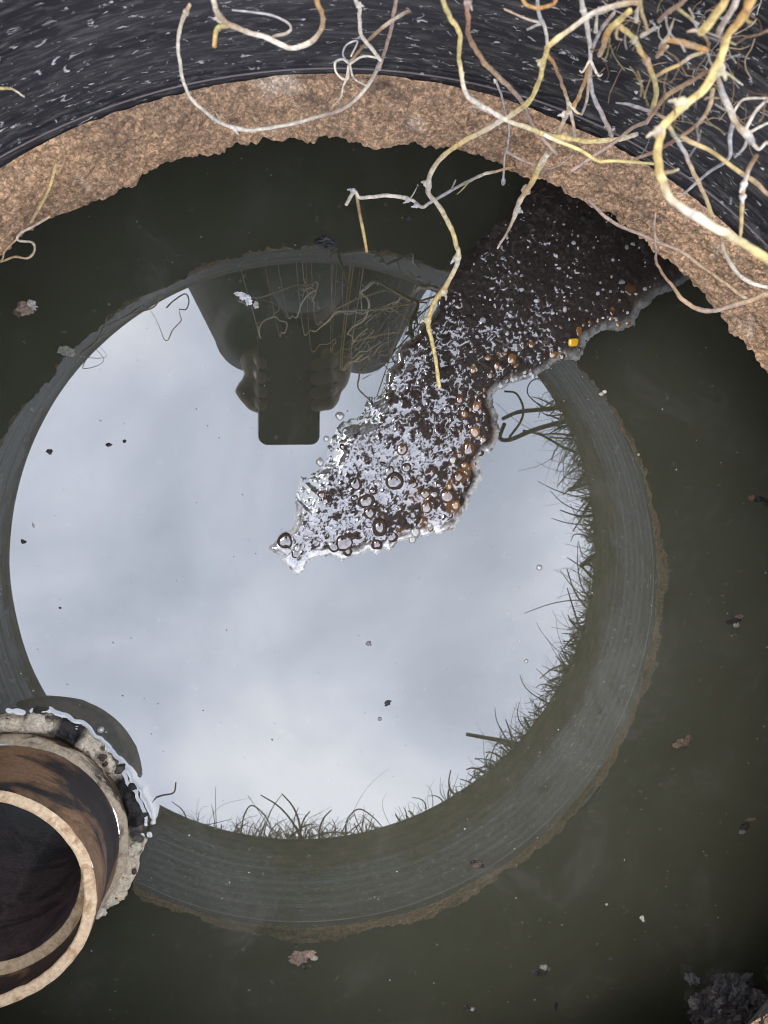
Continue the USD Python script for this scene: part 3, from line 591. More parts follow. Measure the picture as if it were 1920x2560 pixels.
def vine(label, spec, zs, w, cols, nodes=(), forks=(), name='dry_vine', cat='vine', taper=(1, 1), group=None, nn=None, nodecol=None):
    """w: width in pixels of the photograph; nodes: fractions along; forks: (spec, zs, w, cols)"""
    global vine_no
    vine_no += 1
    pix = P_(spec); P = path3(pix, zs); P = extend(extend(P, pix, True), pix, False)
    ds_ = np.array([(CAM - p) @ ROT[:, 2] for p in P]); depth = np.median(ds_[1:-1]) if len(ds_) > 3 else ds_.mean()
    r = max(w / 2 * depth / FPX, 0.00035) * .86
    n = nn or max(24, int(len(P) * 9))
    C = catmull(P, n)
    C = C + (fbm(C * 120 + vine_no, 3, vine_no)[:, None] - .5) * r * 1.1
    dl = np.clip(np.array([(CAM - p) @ ROT[:, 2] for p in C]) / depth, .45, 1.6); dl = np.convolve(np.pad(dl, 6, 'edge'), np.ones(13) / 13, 'valid')
    R = r * dl * np.interp(np.linspace(0, 1, n), np.linspace(0, 1, len(taper)), taper)
    for nf in nodes: R = R * (1 + .28 * np.exp(-((np.linspace(0, 1, n) - nf) / .012) ** 2))
    o = thing(name, label, cat, P[0], group)
    v, f, tn = tube(C, R, 9 if w > 9 else 7, stemcols(C, cols, n, vine_no), .30, vine_no)
    obj('stem', (v, f), M['stem'], o, tint=tn)
    T = np.gradient(C, axis=0); T /= np.linalg.norm(T, axis=1, keepdims=True)
    rr = random.Random(vine_no)
    for nf in nodes:
        i = min(max(int(nf * (n - 1)), 0), n - 1)
        side = np.cross(T[i], ROT[:, 2]); side /= np.linalg.norm(side) + 1e-9
        s_ = rr.choice((-1, 1))
        r_n = r; r = R[i]
        kb = [blob(C[i] + side * s_ * r * .5, np.array([1.15, 1.15, 1.1]) * R[i] * 1.1, .3, 1.8, 2, vine_no)]
        kb.append(tube(np.array([C[i], C[i] + side * s_ * r * 2.0 + T[i] * r * .6, C[i] + side * s_ * r * 2.7 + T[i] * r * 1.6]), np.array([.7, .5, .28]) * r, 6))
        r = r_n
        v, f = join(kb)
        obj('node', (v, f), M['stem'], o, tint=nodecol or np.clip(np.array(cols[min(int(nf * len(cols)), len(cols) - 1)]) * .6 + .22, 0, .8))
    for fs in forks:
        fp = P_(fs[0]); FP = path3(fp, fs[1]); FP = extend(extend(FP, fp, True), fp, False)
        # root the fork on the stem
        i = int(np.argmin(np.linalg.norm(C - FP[0], axis=1))); 
        if np.linalg.norm(C[i] - FP[0]) < 0.03: FP = [C[i]] + FP[1:]
        rf = max(fs[2] / 2 * np.mean([(CAM - p) @ ROT[:, 2] for p in FP[1:]]) / FPX, 0.0003); m_ = max(14, len(FP) * 8)
        CF = catmull(FP, m_)
        v, f, tn = tube(CF, rf * np.linspace(1, fs[4] if len(fs) > 4 else .7, m_), 7, stemcols(CF, fs[3], m_, vine_no + 5), .15, vine_no)
        obj('shoot', (v, f), M['stem'], o, tint=tn)
    return o
W_, ST, OR, RB, GR, TN, OL, LI = whitey, straw, orange, redbr, greyc, tan, olive, lilac
yel = (.62, .49, .205)
vine('long straw-yellow vine snaking down over the water with its tip above the scum', 'T 1090,14 1000,30 900,60 800,130 720,190 700,225 680,310 655,390 620,445 560,490 500,525 420,570 320,625 240,690 200,760 190,810 / 4 400,650 520,830 600,1000 640,1130 635,1220 600,1310 / 6 1200,1140 1110,1260 1060,1400 1050,1500 1090,1640 1125,1850 1160,2090',
     (.30, .27, .22, .16, .10, .06, .03, .012), 14, (TN, W_, ST, yel, yel, W_, ST, W_, W_, yel, W_, ST, ST, yel, yel), nodes=(.20, .53, .70, .79, .87), taper=(1, 1, 1, 1, 1, .8))
vine('pale yellow vine curving from the black wall across the brown edge, ending in mid-air', 'T 255,0 290,80 330,150 / 3 650,430 655,560 690,730 740,840 880,930 1050,1030 1250,1110 1400,1160 / T 800,598 900,610 1020,600 1092,580',
     (.28, .22, .19, .16), 13, (GR, GR, OL, yel, yel, W_, W_, yel, yel, W_), nodes=(.24,), forks=[('3 735,830 755,920 770,990', (.19, .17), 7, (W_, GR), .3), ('3 1350,1150 1480,1210 / T 850,650 925,695 1000,695 1165,708', (.185, .2), 10, (W_, yel, yel, OL))])
vine('thickest golden stem sweeping from top right down to the right edge', '1 1510,0 1480,80 1400,200 1330,280 1300,340 1270,450 1220,580 1160,700 1080,800 950,900 830,1010 760,1080 740,1150 700,1280 / 2 725,400 740,500 800,640 920,760 1100,880 1300,980 1500,1100 1680,1240',
     (.33, .31, .30, .30, .31, .32), 23, (OR, ST, OR, ST, yel, yel, ST, ST, W_, yel, yel, yel), nodes=(.16, .36, .46, .55), forks=[('1 1400,190 1480,180 1545,195', (.325, .33), 9, (ST, ST), .3)])
vine('short golden stump with a splintered end at top right', '1 1290,0 1200,130 1130,230 1085,270', (.33, .31), 24, (ST, OR, ST, yel), forks=[('1 1090,260 1020,262 960,275', (.31, .31), 11, (W_, TN), .4), ('1 1100,270 1110,220 1105,170', (.31, .315), 8, (OR, ST), .2), ('1 1110,290 1135,350 1140,400', (.31, .3), 8, (TN, RB), .4)], nn=24)
vine('blurred pale stalk between the two golden stems at top right', '1 1385,0 1330,110 1260,230 1225,300', (.315, .29), 18, (LI, W_, LI))
vine('brown stem hanging from the golden stem and bending left', '1 1185,770 1150,930 1060,1060 910,1180 780,1255 / 2 640,290 500,340', (.29, .27, .24), 11, (TN, TN, RB, RB, LI), taper=(1, 1, .8))
vine('straight tan stalk slanting to the right edge below the golden bend', '2 905,140 1000,190 1150,260 1300,370 1430,470 1560,550 1680,650', (.28, .29), 11, (TN, ST, TN, TN, OL))
vine('straight grey-tan stalk dropping from the golden bend to the brown edge', '2 800,55 900,220 1000,420 1080,580 1180,820', (.30, .23), 11, (OL, GR, TN, TN, OL))
vine('tan stalk with white knobs hanging at right above the golden stem', '2 1560,310 1500,410 1470,490 1445,600 1440,690 1430,850 1420,1020', (.30, .27), 13, (RB, TN, W_, TN, TN, ST, TN), nodes=(.42, .60), nodecol=(.62, .59, .55), taper=(1, 1, 1, .9, .6))
vine('fuzzy thick pale grey root cluster at right', '1 1220,660 1260,800 1340,950 1400,1080 1480,1160 1530,1240', (.28, .285), 17, (TN, GR, W_, TN, W_, GR), forks=[
     ('1 1400,1060 1330,1180 / 2 1320,330 1150,450 930,640', (.28, .22), 10, (GR, GR, GR), .7), ('1 1500,1170 1450,1280 1370,1360', (.285, .28), 9, (W_, GR), .6), ('1 1530,1230 1580,1290 1640,1235 1680,1240', (.285, .29), 9, (W_, W_), .7),
     ('1 1490,1090 1540,980 1600,910 1680,860', (.285, .29), 10, (W_, GR), .8), ('1 1530,1110 1600,1090 1680,1060', (.285, .28), 8, (W_, GR), .6), ('1 1360,960 1270,940 1200,900', (.28, .275), 8, (W_, GR), .4), ('1 1340,950 1420,880 1500,850 1680,850', (.285, .28), 7, (W_, TN), .5)], name='root_cluster', cat='roots', taper=(.7, 1, 1.2, 1, 1.2, .8))
vine('brown arching stem left of the golden bend', '1 1130,615 1000,700 850,780 760,850 690,940 610,1060', (.30, .25), 13, (RB, TN, TN, RB, LI), taper=(.8, 1, 1, .9))
vine('olive-brown knobbly stem arching down the black wall', '1 380,235 480,320 550,430 620,530 665,640 688,760 680,870 635,990', (.29, .24), 14, (ST, OL, ST, OR, OL, OL, OL, TN), nodes=(.18, .42))
vine('short orange broken stem pointing down at top right', '1 470,85 380,170 300,245 260,310 235,390 208,470', (.30, .26), 19, (ST, yel, OR, TN, TN), nn=30, taper=(.8, 1, 1, 1, .7), forks=[('1 300,280 350,320 400,345', (.29, .28), 9, (TN, TN), .3)])
vine('grey stem with a shaggy white knot hanging down the black wall', '1 50,0 95,200 125,450 120,640 150,820 220,980 310,1175', (.26, .22, .18), 12, (TN, GR, GR, W_, GR, GR, LI), nodes=(.50, .55), nodecol=(.60, .58, .56), forks=[('1 125,640 60,620 30,610', (.23, .23), 7, (W_, W_), .4), ('1 130,660 190,650 230,640', (.23, .23), 8, (W_, W_), .3), ('1 120,670 80,690 20,830 -10,930', (.23, .2), 9, (OR, TN, TN)), ('1 130,700 95,850 50,990', (.23, .2), 8, (TN, GR), .7)])
vine('grey-brown slanting stem behind the shaggy knot', '1 330,110 230,240 160,370 140,440', (.27, .24), 10, (LI, GR, LI), nn=26)
vine('reddish-brown vine running diagonally across the wall and brown edge', '3 720,0 722,200 740,320 840,500 950,630 1100,770 1200,900 1260,1030 1370,1190 1490,1330', (.27, .22, .18, .16), 14, (RB, TN, RB, (.36, .2, .13), RB, TN, LI, LI, LI), nodes=(.36,), taper=(1, 1, 1, .9, .7))
vine('brown stem forking downward from the straw vine node', '3 1410,460 1500,620 1560,790 1598,920 1640,1080 1650,1170', (.25, .20, .18), 10, (OR, RB, TN, W_, TN, GR), nodes=(.62,), nodecol=(.6, .57, .52), forks=[('3 1595,930 1659,965 1700,985', (.2, .2), 9, (W_, yel), .4)])
vine('thin grey stem running from the top edge to the straw vine node', '3 1320,0 1340,120 1395,240 1412,380', (.26, .24), 10, (GR, GR, GR, W_), forks=[('3 1390,240 1250,170 1040,80', (.25, .25), 7, (GR, TN), .6), ('3 1390,290 1240,255', (.25, .24), 7, (W_, GR), .8)])
vine('small orange tendril looping down from the top edge', '3 1195,-6 1250,55 1330,75 1430,50 1492,-6', (.30, .29, .30), 9.5, (OR, (.55, .32, .13), OR, (.55, .32, .13)))
vine('tan tapering stem hanging with its point above the dark scum', 'T 872,340 835,430 800,475 780,510 750,590 722,650 / 4 1420,285 1330,430 1260,570 1180,690 1120,850 1060,980 980,1110', (.22, .17, .12, .06), 17, (TN, OR, W_, TN, TN, W_, ST, TN, W_, TN, W_), nodes=(.24, .70, .80), taper=(.6, .7, .8, .9, 1.1, 1, .9, .5, .3))
vine('large pale loop hanging over the far brown edge', '5 205,35 150,150 125,300 140,460 170,590 240,710 340,800 450,860 600,895 750,885 950,845 1120,800 1270,750 1370,670 1450,570 1520,440 1570,300 1600,180 1632,0', (.24, .20, .17, .16, .18, .24), 10.5, (TN, W_, W_, W_, W_, W_, LI, W_, LI, LI, LI, W_, GR), nodes=(.02, .33, .65, .86), forks=[('5 340,790 345,840', (.17, .165), 6, (W_, GR), .3), ('5 370,800 380,770', (.17, .175), 5, (W_, W_), .3)])
vine('thick pink-white vine curving along the wall and rising in an orange curl', '5 370,-6 400,100 480,170 600,220 720,255 830,305 930,328 1040,290 1110,210 1128,110 1085,-6', (.28, .25, .24, .25, .28), 15, (W_, W_, W_, TN, W_, W_, TN, OR, OR, TN), nodes=(.32,), taper=(1.1, 1, 1, .9, .8, .8), forks=[('5 700,250 800,248 870,232 905,200 880,155 770,105 620,82 500,70', (.24, .23), 8, (TN, W_, GR, GR), .6), ('5 405,120 395,200 375,325', (.255, .25), 13, (OL, OL, OR), .9)])
vine('white crooked stem hanging at top centre left of the loop', '5 1352,-6 1380,60 1378,130 1390,240 1440,310 1525,415', (.26, .20), 11, (W_, GR, W_, W_, W_), nodes=(.55,))
vine('brown-white stem with a trailing tendril crossing the top centre', '5 1720,70 1659,110 1550,180 1450,270 1370,360 1310,445 1290,540 1265,600 1250,670 1180,750', (.25, .19, .17), 9, (RB, W_, TN, RB, TN, W_, W_, W_, TN), taper=(1.1, 1, .9, .6, .5), nodes=(.55,))
vine('curly white tendrils knotted at the black wall', '5 1310,445 1262,410 1212,432 1216,500 1260,546 1300,538 1300,455', (.198, .195), 6.5, (W_, W_, W_), forks=[('5 1310,445 1265,380 1290,310 1365,285 1320,390', (.198, .21), 5, (GR, GR, W_), .8), ('5 1320,430 1400,390 1490,398 1525,415', (.198, .2), 6, (W_, W_), .8), ('5 1315,450 1340,540 1425,592', (.198, .18), 6, (W_, W_), .7)], name='tendril', cat='tendril')
vine('thin white twig hanging over the dark water with a broken brown end', '4 1115,410 950,450 850,470 / 6 1400,110 1200,220 1060,300 1005,335 950,315 870,265 680,225 500,240 380,250 330,195 250,322', (.085, .07, .06, .06), 9.5, (OR, W_, GR, GR, W_, W_, W_, W_, W_), nodes=(.55, .63, .93), nodecol=(.6, .6, .58), taper=(.8, 1, 1, 1.1, 1.1), forks=[('6 340,215 380,380 420,580 455,775', (.06, .05), 9, (OL, RB, yel, OR), .9), ('6 880,265 905,215 940,148', (.06, .065), 5, (W_, GR), .5), ('6 1310,150 1315,80', (.08, .085), 5, (GR, GR), .8), ('6 1330,150 1380,170 1330,215', (.08, .07), 5, (OL, OL), .5)], name='twig', cat='twig')
vine('thin straw lying on the brown edge at far left', 'L 243,706 205,830 132,962', (.125, .09), 8, (ST, ST, TN), name='straw', cat='straw')
vine('curled dry fibre drooping off the brown edge at far left', 'L 215,935 150,975 85,1010 80,1038 140,1048 148,1085 120,1115 60,1110 5,1128', (.10, .08), 6.5, (TN, W_, TN, ST, TN), name='dry_fibre', cat='fibre', forks=[('L 70,1030 20,1085 0,1130', (.08, .09), 6, (TN, RB))])
vine('short yellow stem end at the left edge of the black wall', 'L -8,380 35,378 62,388 105,416', (.22, .20), 10, (ST, yel, yel, W_), taper=(1, 1, .8, .5), name='stem_end', cat='stem')
vine('pinkish-brown stem drooping in a bow over the water at right', '2 690,800 680,940 688,1100 / 7 550,200 620,350 720,480 830,600 950,672 1130,690 1350,635 1500,590 1680,525', (.17, .14, .13, .15), 13, (LI, LI, RB, TN, LI, TN, TN, ST, TN), taper=(.5, .6, .9, 1.2, 1.2, 1.3))
vine('pinkish root lying across the crumbling brown edge at right', '2 110,690 250,830 400,920 650,1030 / 7 830,130 1050,290 1250,430 1420,560 1520,595', (.12, .14), 9.5, (LI, LI, LI, TN, TN, W_), name='root', cat='root')
vine('white-tan strand hanging below the golden stem at right', '2 1255,1000 1280,1120 / 7 1290,220 1380,340 1500,430 1680,475', (.20, .22), 11, (TN, W_, W_, TN, W_), name='strand', cat='strand')
vine('thin grey strand dangling over the brown edge at centre', '3 950,690 985,740 1010,800 1045,960 1080,1080 1070,1250 / 4 1045,290 1035,430 1030,545', (.16, .11), 6.5, (W_, GR, GR, GR, LI, GR), forks=[('4 1060,270 1200,350 1400,412 1500,395 1640,300', (.125, .14), 6, (GR, LI, LI, LI), .8), ('4 1035,490 1030,550', (.11, .105), 11, (GR, GR), .9)], name='strand', cat='strand', nodes=(.05,))
vine('thin olive stalk slanting near the top right corner', '1 945,-6 800,100 720,180', (.31, .28), 13, (TN, RB, LI), nn=24)
vine('greenish thin stem crossing below the top edge at right', '1 880,70 960,140 1050,215', (.30, .29), 8, (OL, OL, GR), nn=20)
vine('short orange twig lying left of the golden stem', '1 800,345 900,360 1000,392 1130,430', (.29, .30), 15, (OR, OR, TN, OR), nn=24, taper=(.7, 1, 1, .8))
vine('light straw bit crossing under the orange twig', '1 1090,455 990,490 900,555 770,615 700,655', (.285, .27), 10, (ST, W_, ST, ST, LI), nn=26)
vine('thin green-white stem leaning on the golden stem', '1 1250,590 1340,655 1440,735', (.295, .28), 7, (W_, OL, W_), nn=20, taper=(1, 1, .6))
vine('wiry olive stem hanging from the top edge amid the tangle', '1 560,-6 575,120 600,200 620,260', (.31, .28), 9, (OL, OL, TN), nn=24)
vine('white fluffy sprig in the middle of the tangle', '1 700,240 640,270 560,320', (.28, .27), 12, (GR, W_, W_), nn=20, taper=(.6, 1, .9), forks=[('1 640,270 680,220 640,180', (.275, .28), 6, (GR, GR))])
vine('tan stem bits knotted beside the olive-brown stem', '1 850,160 820,250 790,340', (.29, .28), 9, (OL, GR, OL), nn=20, taper=(.4, 1, .7), forks=[('1 690,300 730,400 740,470', (.28, .27), 11, (W_, TN), .7), ('1 640,530 700,490 790,400', (.26, .28), 10, (TN, LI, TN), .8)])
vine('reddish twig at the right edge near the top corner', '1 1680,255 1600,290 1480,320 1370,390', (.31, .29), 8, (RB, TN, RB), nn=22, taper=(1, 1, .5))
vine('pale stalk going up from the top edge above the white hanging bits', '1 200,60 180,150 170,270', (.27, .25), 9, (GR, W_, W_), nn=20, taper=(.6, .8, 1.4))
vine('white bud-tipped stem under the top edge tangle', '1 540,40 530,110 522,180', (.29, .28), 10, (TN, W_, W_), nn=18, taper=(.5, 1, 1.3))
vine('pale grey twig on the wall left of the golden bend', '1 350,885 480,910 620,950 780,1030', (.235, .26), 9, (GR, GR, GR, TN), nn=24, taper=(.4, 1, 1, .8))
vine('faded lilac stem behind the straw vine fork', '1 600,1060 480,1110 330,1230 / 2 -40,440', (.21, .18), 10, (LI, LI, LI), nn=24)
vine('tan stub poking out right of the golden stem', '2 770,455 830,445 885,425', (.30, .29), 10, (TN, OL, W_), nn=16, taper=(1, .9, .6))
# web of fine root hairs in the tangle
hair = []
hr = np.random.default_rng(5)
for k in range(120):
    x, y = 1500 + hr.random() * 420, hr.random() * 330
    if x < 1640 and y > 190: continue
    z = .22 + .08 * hr.random(); a = hr.uniform(0, 6.28); L = hr.uniform(25, 110)
    pts = [(x, y)]
    for s_ in range(4): a += hr.normal(0, .28); pts.append((pts[-1][0] + math.cos(a) * L / 4, pts[-1][1] + math.sin(a) * L / 4))
    P = [clear_wall(qx, qy, z + 0.004 * i) for i, (qx, qy) in enumerate(pts)]
    c_ = np.array([GR, TN, W_, OL, RB][hr.integers(5)]) * hr.uniform(.6, 1.1)
    hair.append(tube(catmull(P, 14), hr.uniform(.00007, .00022), 5, np.broadcast_to(c_, (14, 3))))
v, f, tn = join(hair)
obj('root_hairs', (v, f), M['stem'], tint=tn, kind='stuff', label='tangle of fine dry root hairs at the top right', cat='roots')

# ------------------------------------------------------------ floating debris
def lump_thing(name, label, cat, x, y, parts, tintc, seed, mat_='debris', z=0.0, group=None):
    """x, y in 1659-wide pixels; parts: (dx, dy, rx, ry, rz) in pixels"""
    c = fx(x, y, 0); o = thing(name, label, cat, c, group)
    for k, (dx, dy, rx, ry, rz) in enumerate(parts):
        s_ = CAM[2] / 1534
        p = fx(x + dx, y + dy, 0)
        col = np.array(tintc[k % len(tintc)])
        v, f = blob((p[0], p[1], rz * s_ * .35 + z), (rx * s_, ry * s_, rz * s_), .62, 2.6, 4 if max(rx, ry) > 8 else 3, seed * 17 + k, flat=-0.001)
        nz = fbm(v * 700, 3, seed + k)
        obj(['clump', 'flake', 'flake', 'flake'][min(k, 3)], (v, f), M[mat_], o, tint=col[None] * (0.5 + nz)[:, None])
dk, br_, tn_, pl = (.012, .011, .010), (.09, .06, .04), (.24, .17, .12), (.46, .42, .38)
lump_thing('scum_bit', 'pinkish-white scum scrap floating near the left edge', 'scum bit', 55, 668, [(0, 0, 15, 11, 5), (14, -8, 9, 8, 5), (-14, 8, 9, 6, 3)], [tn_, pl, br_], 1)
lump_thing('dark_fluff', 'black fluffy scrap floating at the top of the mirrored ring', 'debris', 703, 526, [(0, 0, 17, 10, 5), (12, 3, 9, 7, 4), (-14, -2, 8, 6, 3)], [dk, (.02, .02, .03), dk], 2)
lump_thing('white_sliver', 'white curved sliver floating on the dark phone reflection', 'debris', 526, 641, [(-8, -6, 9, 4, 2.5), (3, 1, 9, 5, 2.5), (11, 10, 6, 7, 2)], [(.62, .6, .62)], 3)
lump_thing('pale_crumb', 'small pale crumb floating below the white sliver', 'debris', 553, 659, [(0, 0, 5, 6, 3)], [pl], 4)
lump_thing('black_speck', 'round black speck near the left rim of the mirrored sky', 'speck', 107, 975, [(0, 0, 5, 4.5, 3)], [dk], 5)
lump_thing('black_speck', 'tiny black speck on the mirrored sky left of the phone reflection', 'speck', 235, 961, [(0, 0, 5, 3.5, 2), (34, -8, 3, 3, 2)], [dk], 6)
lump_thing('black_speck', 'forked black speck at the left rim of the mirrored sky', 'speck', 52, 1171, [(0, 0, 4, 3, 2), (-4, -3, 2.5, 2.5, 1.5)], [dk], 7)
lump_thing('drowned_insect', 'small dark insect floating in the lower middle of the mirrored sky', 'insect', 837, 1518, [(0, 0, 5.5, 4.5, 3), (5, -3, 3, 2, 2), (-3, 5, 3, 2, 1.5)], [dk, (.05, .05, .05)], 8)
lump_thing('grey_speck', 'grey blurred speck in the middle of the mirrored sky', 'speck', 796, 1390, [(0, 0, 5, 5, 2), (3, 4, 3, 2, 2)], [(.14, .14, .15), (.3, .3, .3)], 9)
lump_thing('grey_speck', 'tiny grey speck just below the drowned insect', 'speck', 820, 1553, [(0, 0, 4, 4, 2)], [(.2, .2, .22)], 10)
lump_thing('dark_scrap', 'dark leaf scrap floating at the right edge', 'debris', 1638, 1079, [(0, 0, 16, 6, 4), (-14, -3, 8, 6, 3), (16, 8, 8, 4, 3)], [dk, br_, dk], 11)
lump_thing('dark_scrap', 'star-shaped dark leaf scrap floating right of the ring', 'debris', 1588, 1340, [(0, 0, 12, 6, 4), (8, -8, 9, 5, 3), (2, 9, 6, 5, 4), (-14, 3, 8, 4, 2)], [dk, br_, (.2, .18, .16), dk], 12)
lump_thing('brown_scrap', 'rusty brown leaf scrap floating below right of the ring', 'debris', 1472, 1605, [(0, 0, 17, 9, 4), (14, -9, 9, 7, 4), (-12, 4, 8, 6, 3), (4, 8, 7, 5, 3)], [br_, (.06, .04, .03), (.14, .09, .06), dk], 13)
lump_thing('brown_scrap', 'dark brown scrap floating near the right edge low down', 'debris', 1608, 1785, [(0, 0, 9, 7, 4), (14, -16, 12, 4, 3), (-6, 12, 7, 5, 3)], [dk, br_, (.12, .11, .09)], 14)
lump_thing('brown_scrap', 'dark scrap with pale tip on the lower mirrored ring', 'debris', 1031, 1866, [(0, 0, 10, 6, 4), (9, 4, 6, 4, 3), (-10, -3, 6, 5, 3)], [br_, dk, dk], 15)
lump_thing('tan_scrap', 'tan-pink scum scrap floating below the mirrored ring', 'scum bit', 655, 2066, [(-8, 2, 18, 15, 3), (14, -6, 11, 7, 3), (24, 3, 8, 5, 3), (2, 20, 4, 6, 3)], [(.14, .10, .075), tn_, (.3, .26, .22), dk], 16)
lump_thing('grey_scrap', 'grey-topped dark scrap floating at lower right', 'debris', 1172, 2096, [(0, 0, 12, 9, 4), (2, -7, 9, 6, 4), (-14, 4, 8, 6, 3), (12, -3, 6, 4, 3)], [dk, (.2, .19, .15), dk, br_], 17)
lump_thing('white_mite', 'tiny white mite-like fleck at lower right above the grey scrap', 'fleck', 1386, 1982, [(0, 0, 4.5, 4, 2), (3, 5, 3, 4, 2)], [(.5, .5, .48)], 18)
lump_thing('black_speck', 'oval black speck under the white twig', 'speck', 884, 470, [(0, 0, 7, 4.5, 3)], [dk], 19)
lump_thing('dark_crumb', 'dark double crumb near the bottom edge centre-right', 'debris', 1012, 2178, [(0, 0, 5, 5, 3), (8, 1, 5, 4, 3), (-6, -4, 6, 6, 3)], [dk, (.2, .19, .17), dk], 20)
lump_thing('dark_crumb', 'dark upright crumb at the bottom edge right of the double crumb', 'debris', 1201, 2172, [(0, 0, 4, 9, 3), (0, 8, 3, 3, 2)], [dk, dk], 21)
lump_thing('rice_fleck', 'white grain-like fleck floating right of the scum', 'fleck', 1301, 849, [(-3, 2, 4.5, 3, 2), (4, -3, 4.5, 3, 2)], [(.5, .47, .42)], 22)
lump_thing('pale_scum', 'faint greenish scum patch on the left of the mirrored ring', 'scum bit', 143, 758, [(0, 0, 12, 8, 1.5), (10, 3, 8, 7, 1.5)], [(.16, .16, .12)], 23)
lump_thing('sludge_clump', 'ragged wet black sludge clump floating at the lower right corner', 'sludge', 1562, 2148,
    [(-22, 15, 46, 34, 18), (18, -15, 48, 36, 22), (52, 40, 44, 40, 18), (5, 38, 55, 32, 14)] + [(hr.normal(0, 46), hr.normal(6, 34), hr.uniform(8, 20), hr.uniform(7, 16), hr.uniform(8, 26)) for _ in range(26)],
    [(.20, .165, .16), (.17, .16, .17), (.12, .105, .10), (.34, .30, .28), (.15, .13, .13)], 24)
lump_thing('white_flake', 'white flake stuck on the black sludge clump', 'fleck', 1540, 2166, [(0, 0, 5, 5, 2)], [(.55, .53, .5)], 26, z=0.0085)
for (x, y, r, lab) in [(1165, 1226, 7, 'clear bubble floating at the right of the mirrored sky'), (1137, 1428, 4.5, 'small clear bubble at the tip of a mirrored grass blade'), (218, 1576, 7, 'clear bubble floating beside the drain pipe crust'), (705, 948, 7, 'dark clear bubble at the left edge of the scum'), (690, 1152, 0, '')]:
    if not r: continue
    c = fx(x, y, 0); o = thing('water_bubble', lab, 'bubble', c)
    obj('film', dome_mesh((c[0], c[1], 0.0002), r / 1534 * CAM[2], .8), M['bubble'], o, tint=(.30, .30, .29))
sp = []
for k in range(400):
    x, y = hr.uniform(0, 1659), hr.uniform(300, 2212)
    c = fx(x, y, 0)
    if math.hypot(*(c[:2] - PC[:2])) < .084 or OP.contains(__import__('shapely').Point(c[:2])): continue
    r_ = hr.choice([.0002, .00032, .0005, .0008], p=[.66, .26, .065, .015])
    if math.hypot(c[0] - .02, c[1] + .02) < .19: r_ = min(r_, .00035)
    sp.append(blob((c[0], c[1], 0.0001), (r_ * hr.uniform(.6, 1.8), r_ * hr.uniform(.6, 1.8), r_ * .4), .4, 1.5, 1, k) + (np.array([(.3, .29, .26), (.02, .02, .02), (.14, .12, .09)][hr.choice(3, p=[.6, .25, .15])]),))
v, f, tnt = join(sp)
obj('floating_specks', (v, f), M['debris'], tint=tnt, kind='stuff', label='tiny pale and dark specks scattered over the water surface', cat='specks')

# ------------------------------------------------------------ grass and stems round the riser's edge (mirrored in the water)
fr_rng = np.random.default_rng(17)
def on_rim(x, y, z): return fr(x, y, z)
def tuft(cx, cy, n, L, lab, seed):
    L = L * (0.55 + 0.9 * np.random.default_rng(seed + 900).random())
    """cx, cy: 1659-wide pixel where its foot is mirrored"""
    g = np.random.default_rng(seed)
    c = on_rim(cx, cy, 0.330); a0 = math.atan2(c[1], c[0]); rad_ = np.array([math.cos(a0), math.sin(a0), 0]); tan_ = np.array([-rad_[1], rad_[0], 0])
    o = thing('grass_tuft', lab, 'grass', rad_ * 0.335 + [0, 0, .32], 'dry grass tufts fringing the riser')
    pr_ = []
    for k in range(n):
        b = rad_ * g.uniform(.326, .350) + tan_ * g.normal(0, .020) + [0, 0, g.uniform(.322, .330)]
        ln = L * g.uniform(.35, 1.15) * (1.8 if g.random() < .12 else 1); d = -rad_ * g.uniform(.1, 1.0) + tan_ * g.normal(0, .55) + [0, 0, g.uniform(.1, 1.0)]
        d = d / np.linalg.norm(d)
        droop = np.array([0, 0, -1]) * g.uniform(.0, .9) + tan_ * g.normal(0, .9) + rad_ * g.normal(0, .5)
        pts = [b, b + d * ln * .4, b + d * ln * .75 + droop * ln * .12, b + d * ln + droop * ln * .35]
        w_ = g.choice([.0003, .00055, .001, .0017], p=[.42, .30, .20, .08])
        cc = np.array([(.20, .17, .08), (.10, .12, .04), (.28, .22, .12), (.16, .11, .07)][g.integers(4)])
        pr_.append(tube(catmull(pts, 9), w_ * np.linspace(1, .4, 9), 5, np.broadcast_to(cc, (9, 3))))
    v, f, tn = join(pr_)
    obj('blades', (v, f), M['grass'], o, tint=tn, kind='stuff')
ring = [(1235, 900, 26, .030), (1255, 965, 34, .034), (1275, 1030, 34, .032), (1288, 1100, 36, .036), (1292, 1170, 38, .040), (1290, 1240, 38, .036), (1275, 1310, 36, .036), (1255, 1380, 40, .038), (1222, 1450, 42, .040), (1180, 1520, 36, .040), (1135, 1580, 36, .042), (1080, 1640, 30, .036), (1020, 1690, 16, .020), (950, 1735, 12, .018), (870, 1775, 10, .02), (800, 1795, 16, .026), (730, 1808, 20, .024), (660, 1815, 26, .026), (590, 1812, 22, .030), (520, 1800, 18, .03), (460, 1780, 14, .022)]
ORD = 'nearest second third fourth fifth sixth seventh eighth ninth tenth eleventh twelfth thirteenth fourteenth fifteenth sixteenth seventeenth eighteenth nineteenth twentieth twenty-first'.split()
for k, (x, y, n, L) in enumerate(ring):
    tuft(x, y, int(n * 2.8), L * 1.2, f'{ORD[k]} dry grass tuft clockwise from the hooked branch, mirrored at the rim of the sky', 100 + k)
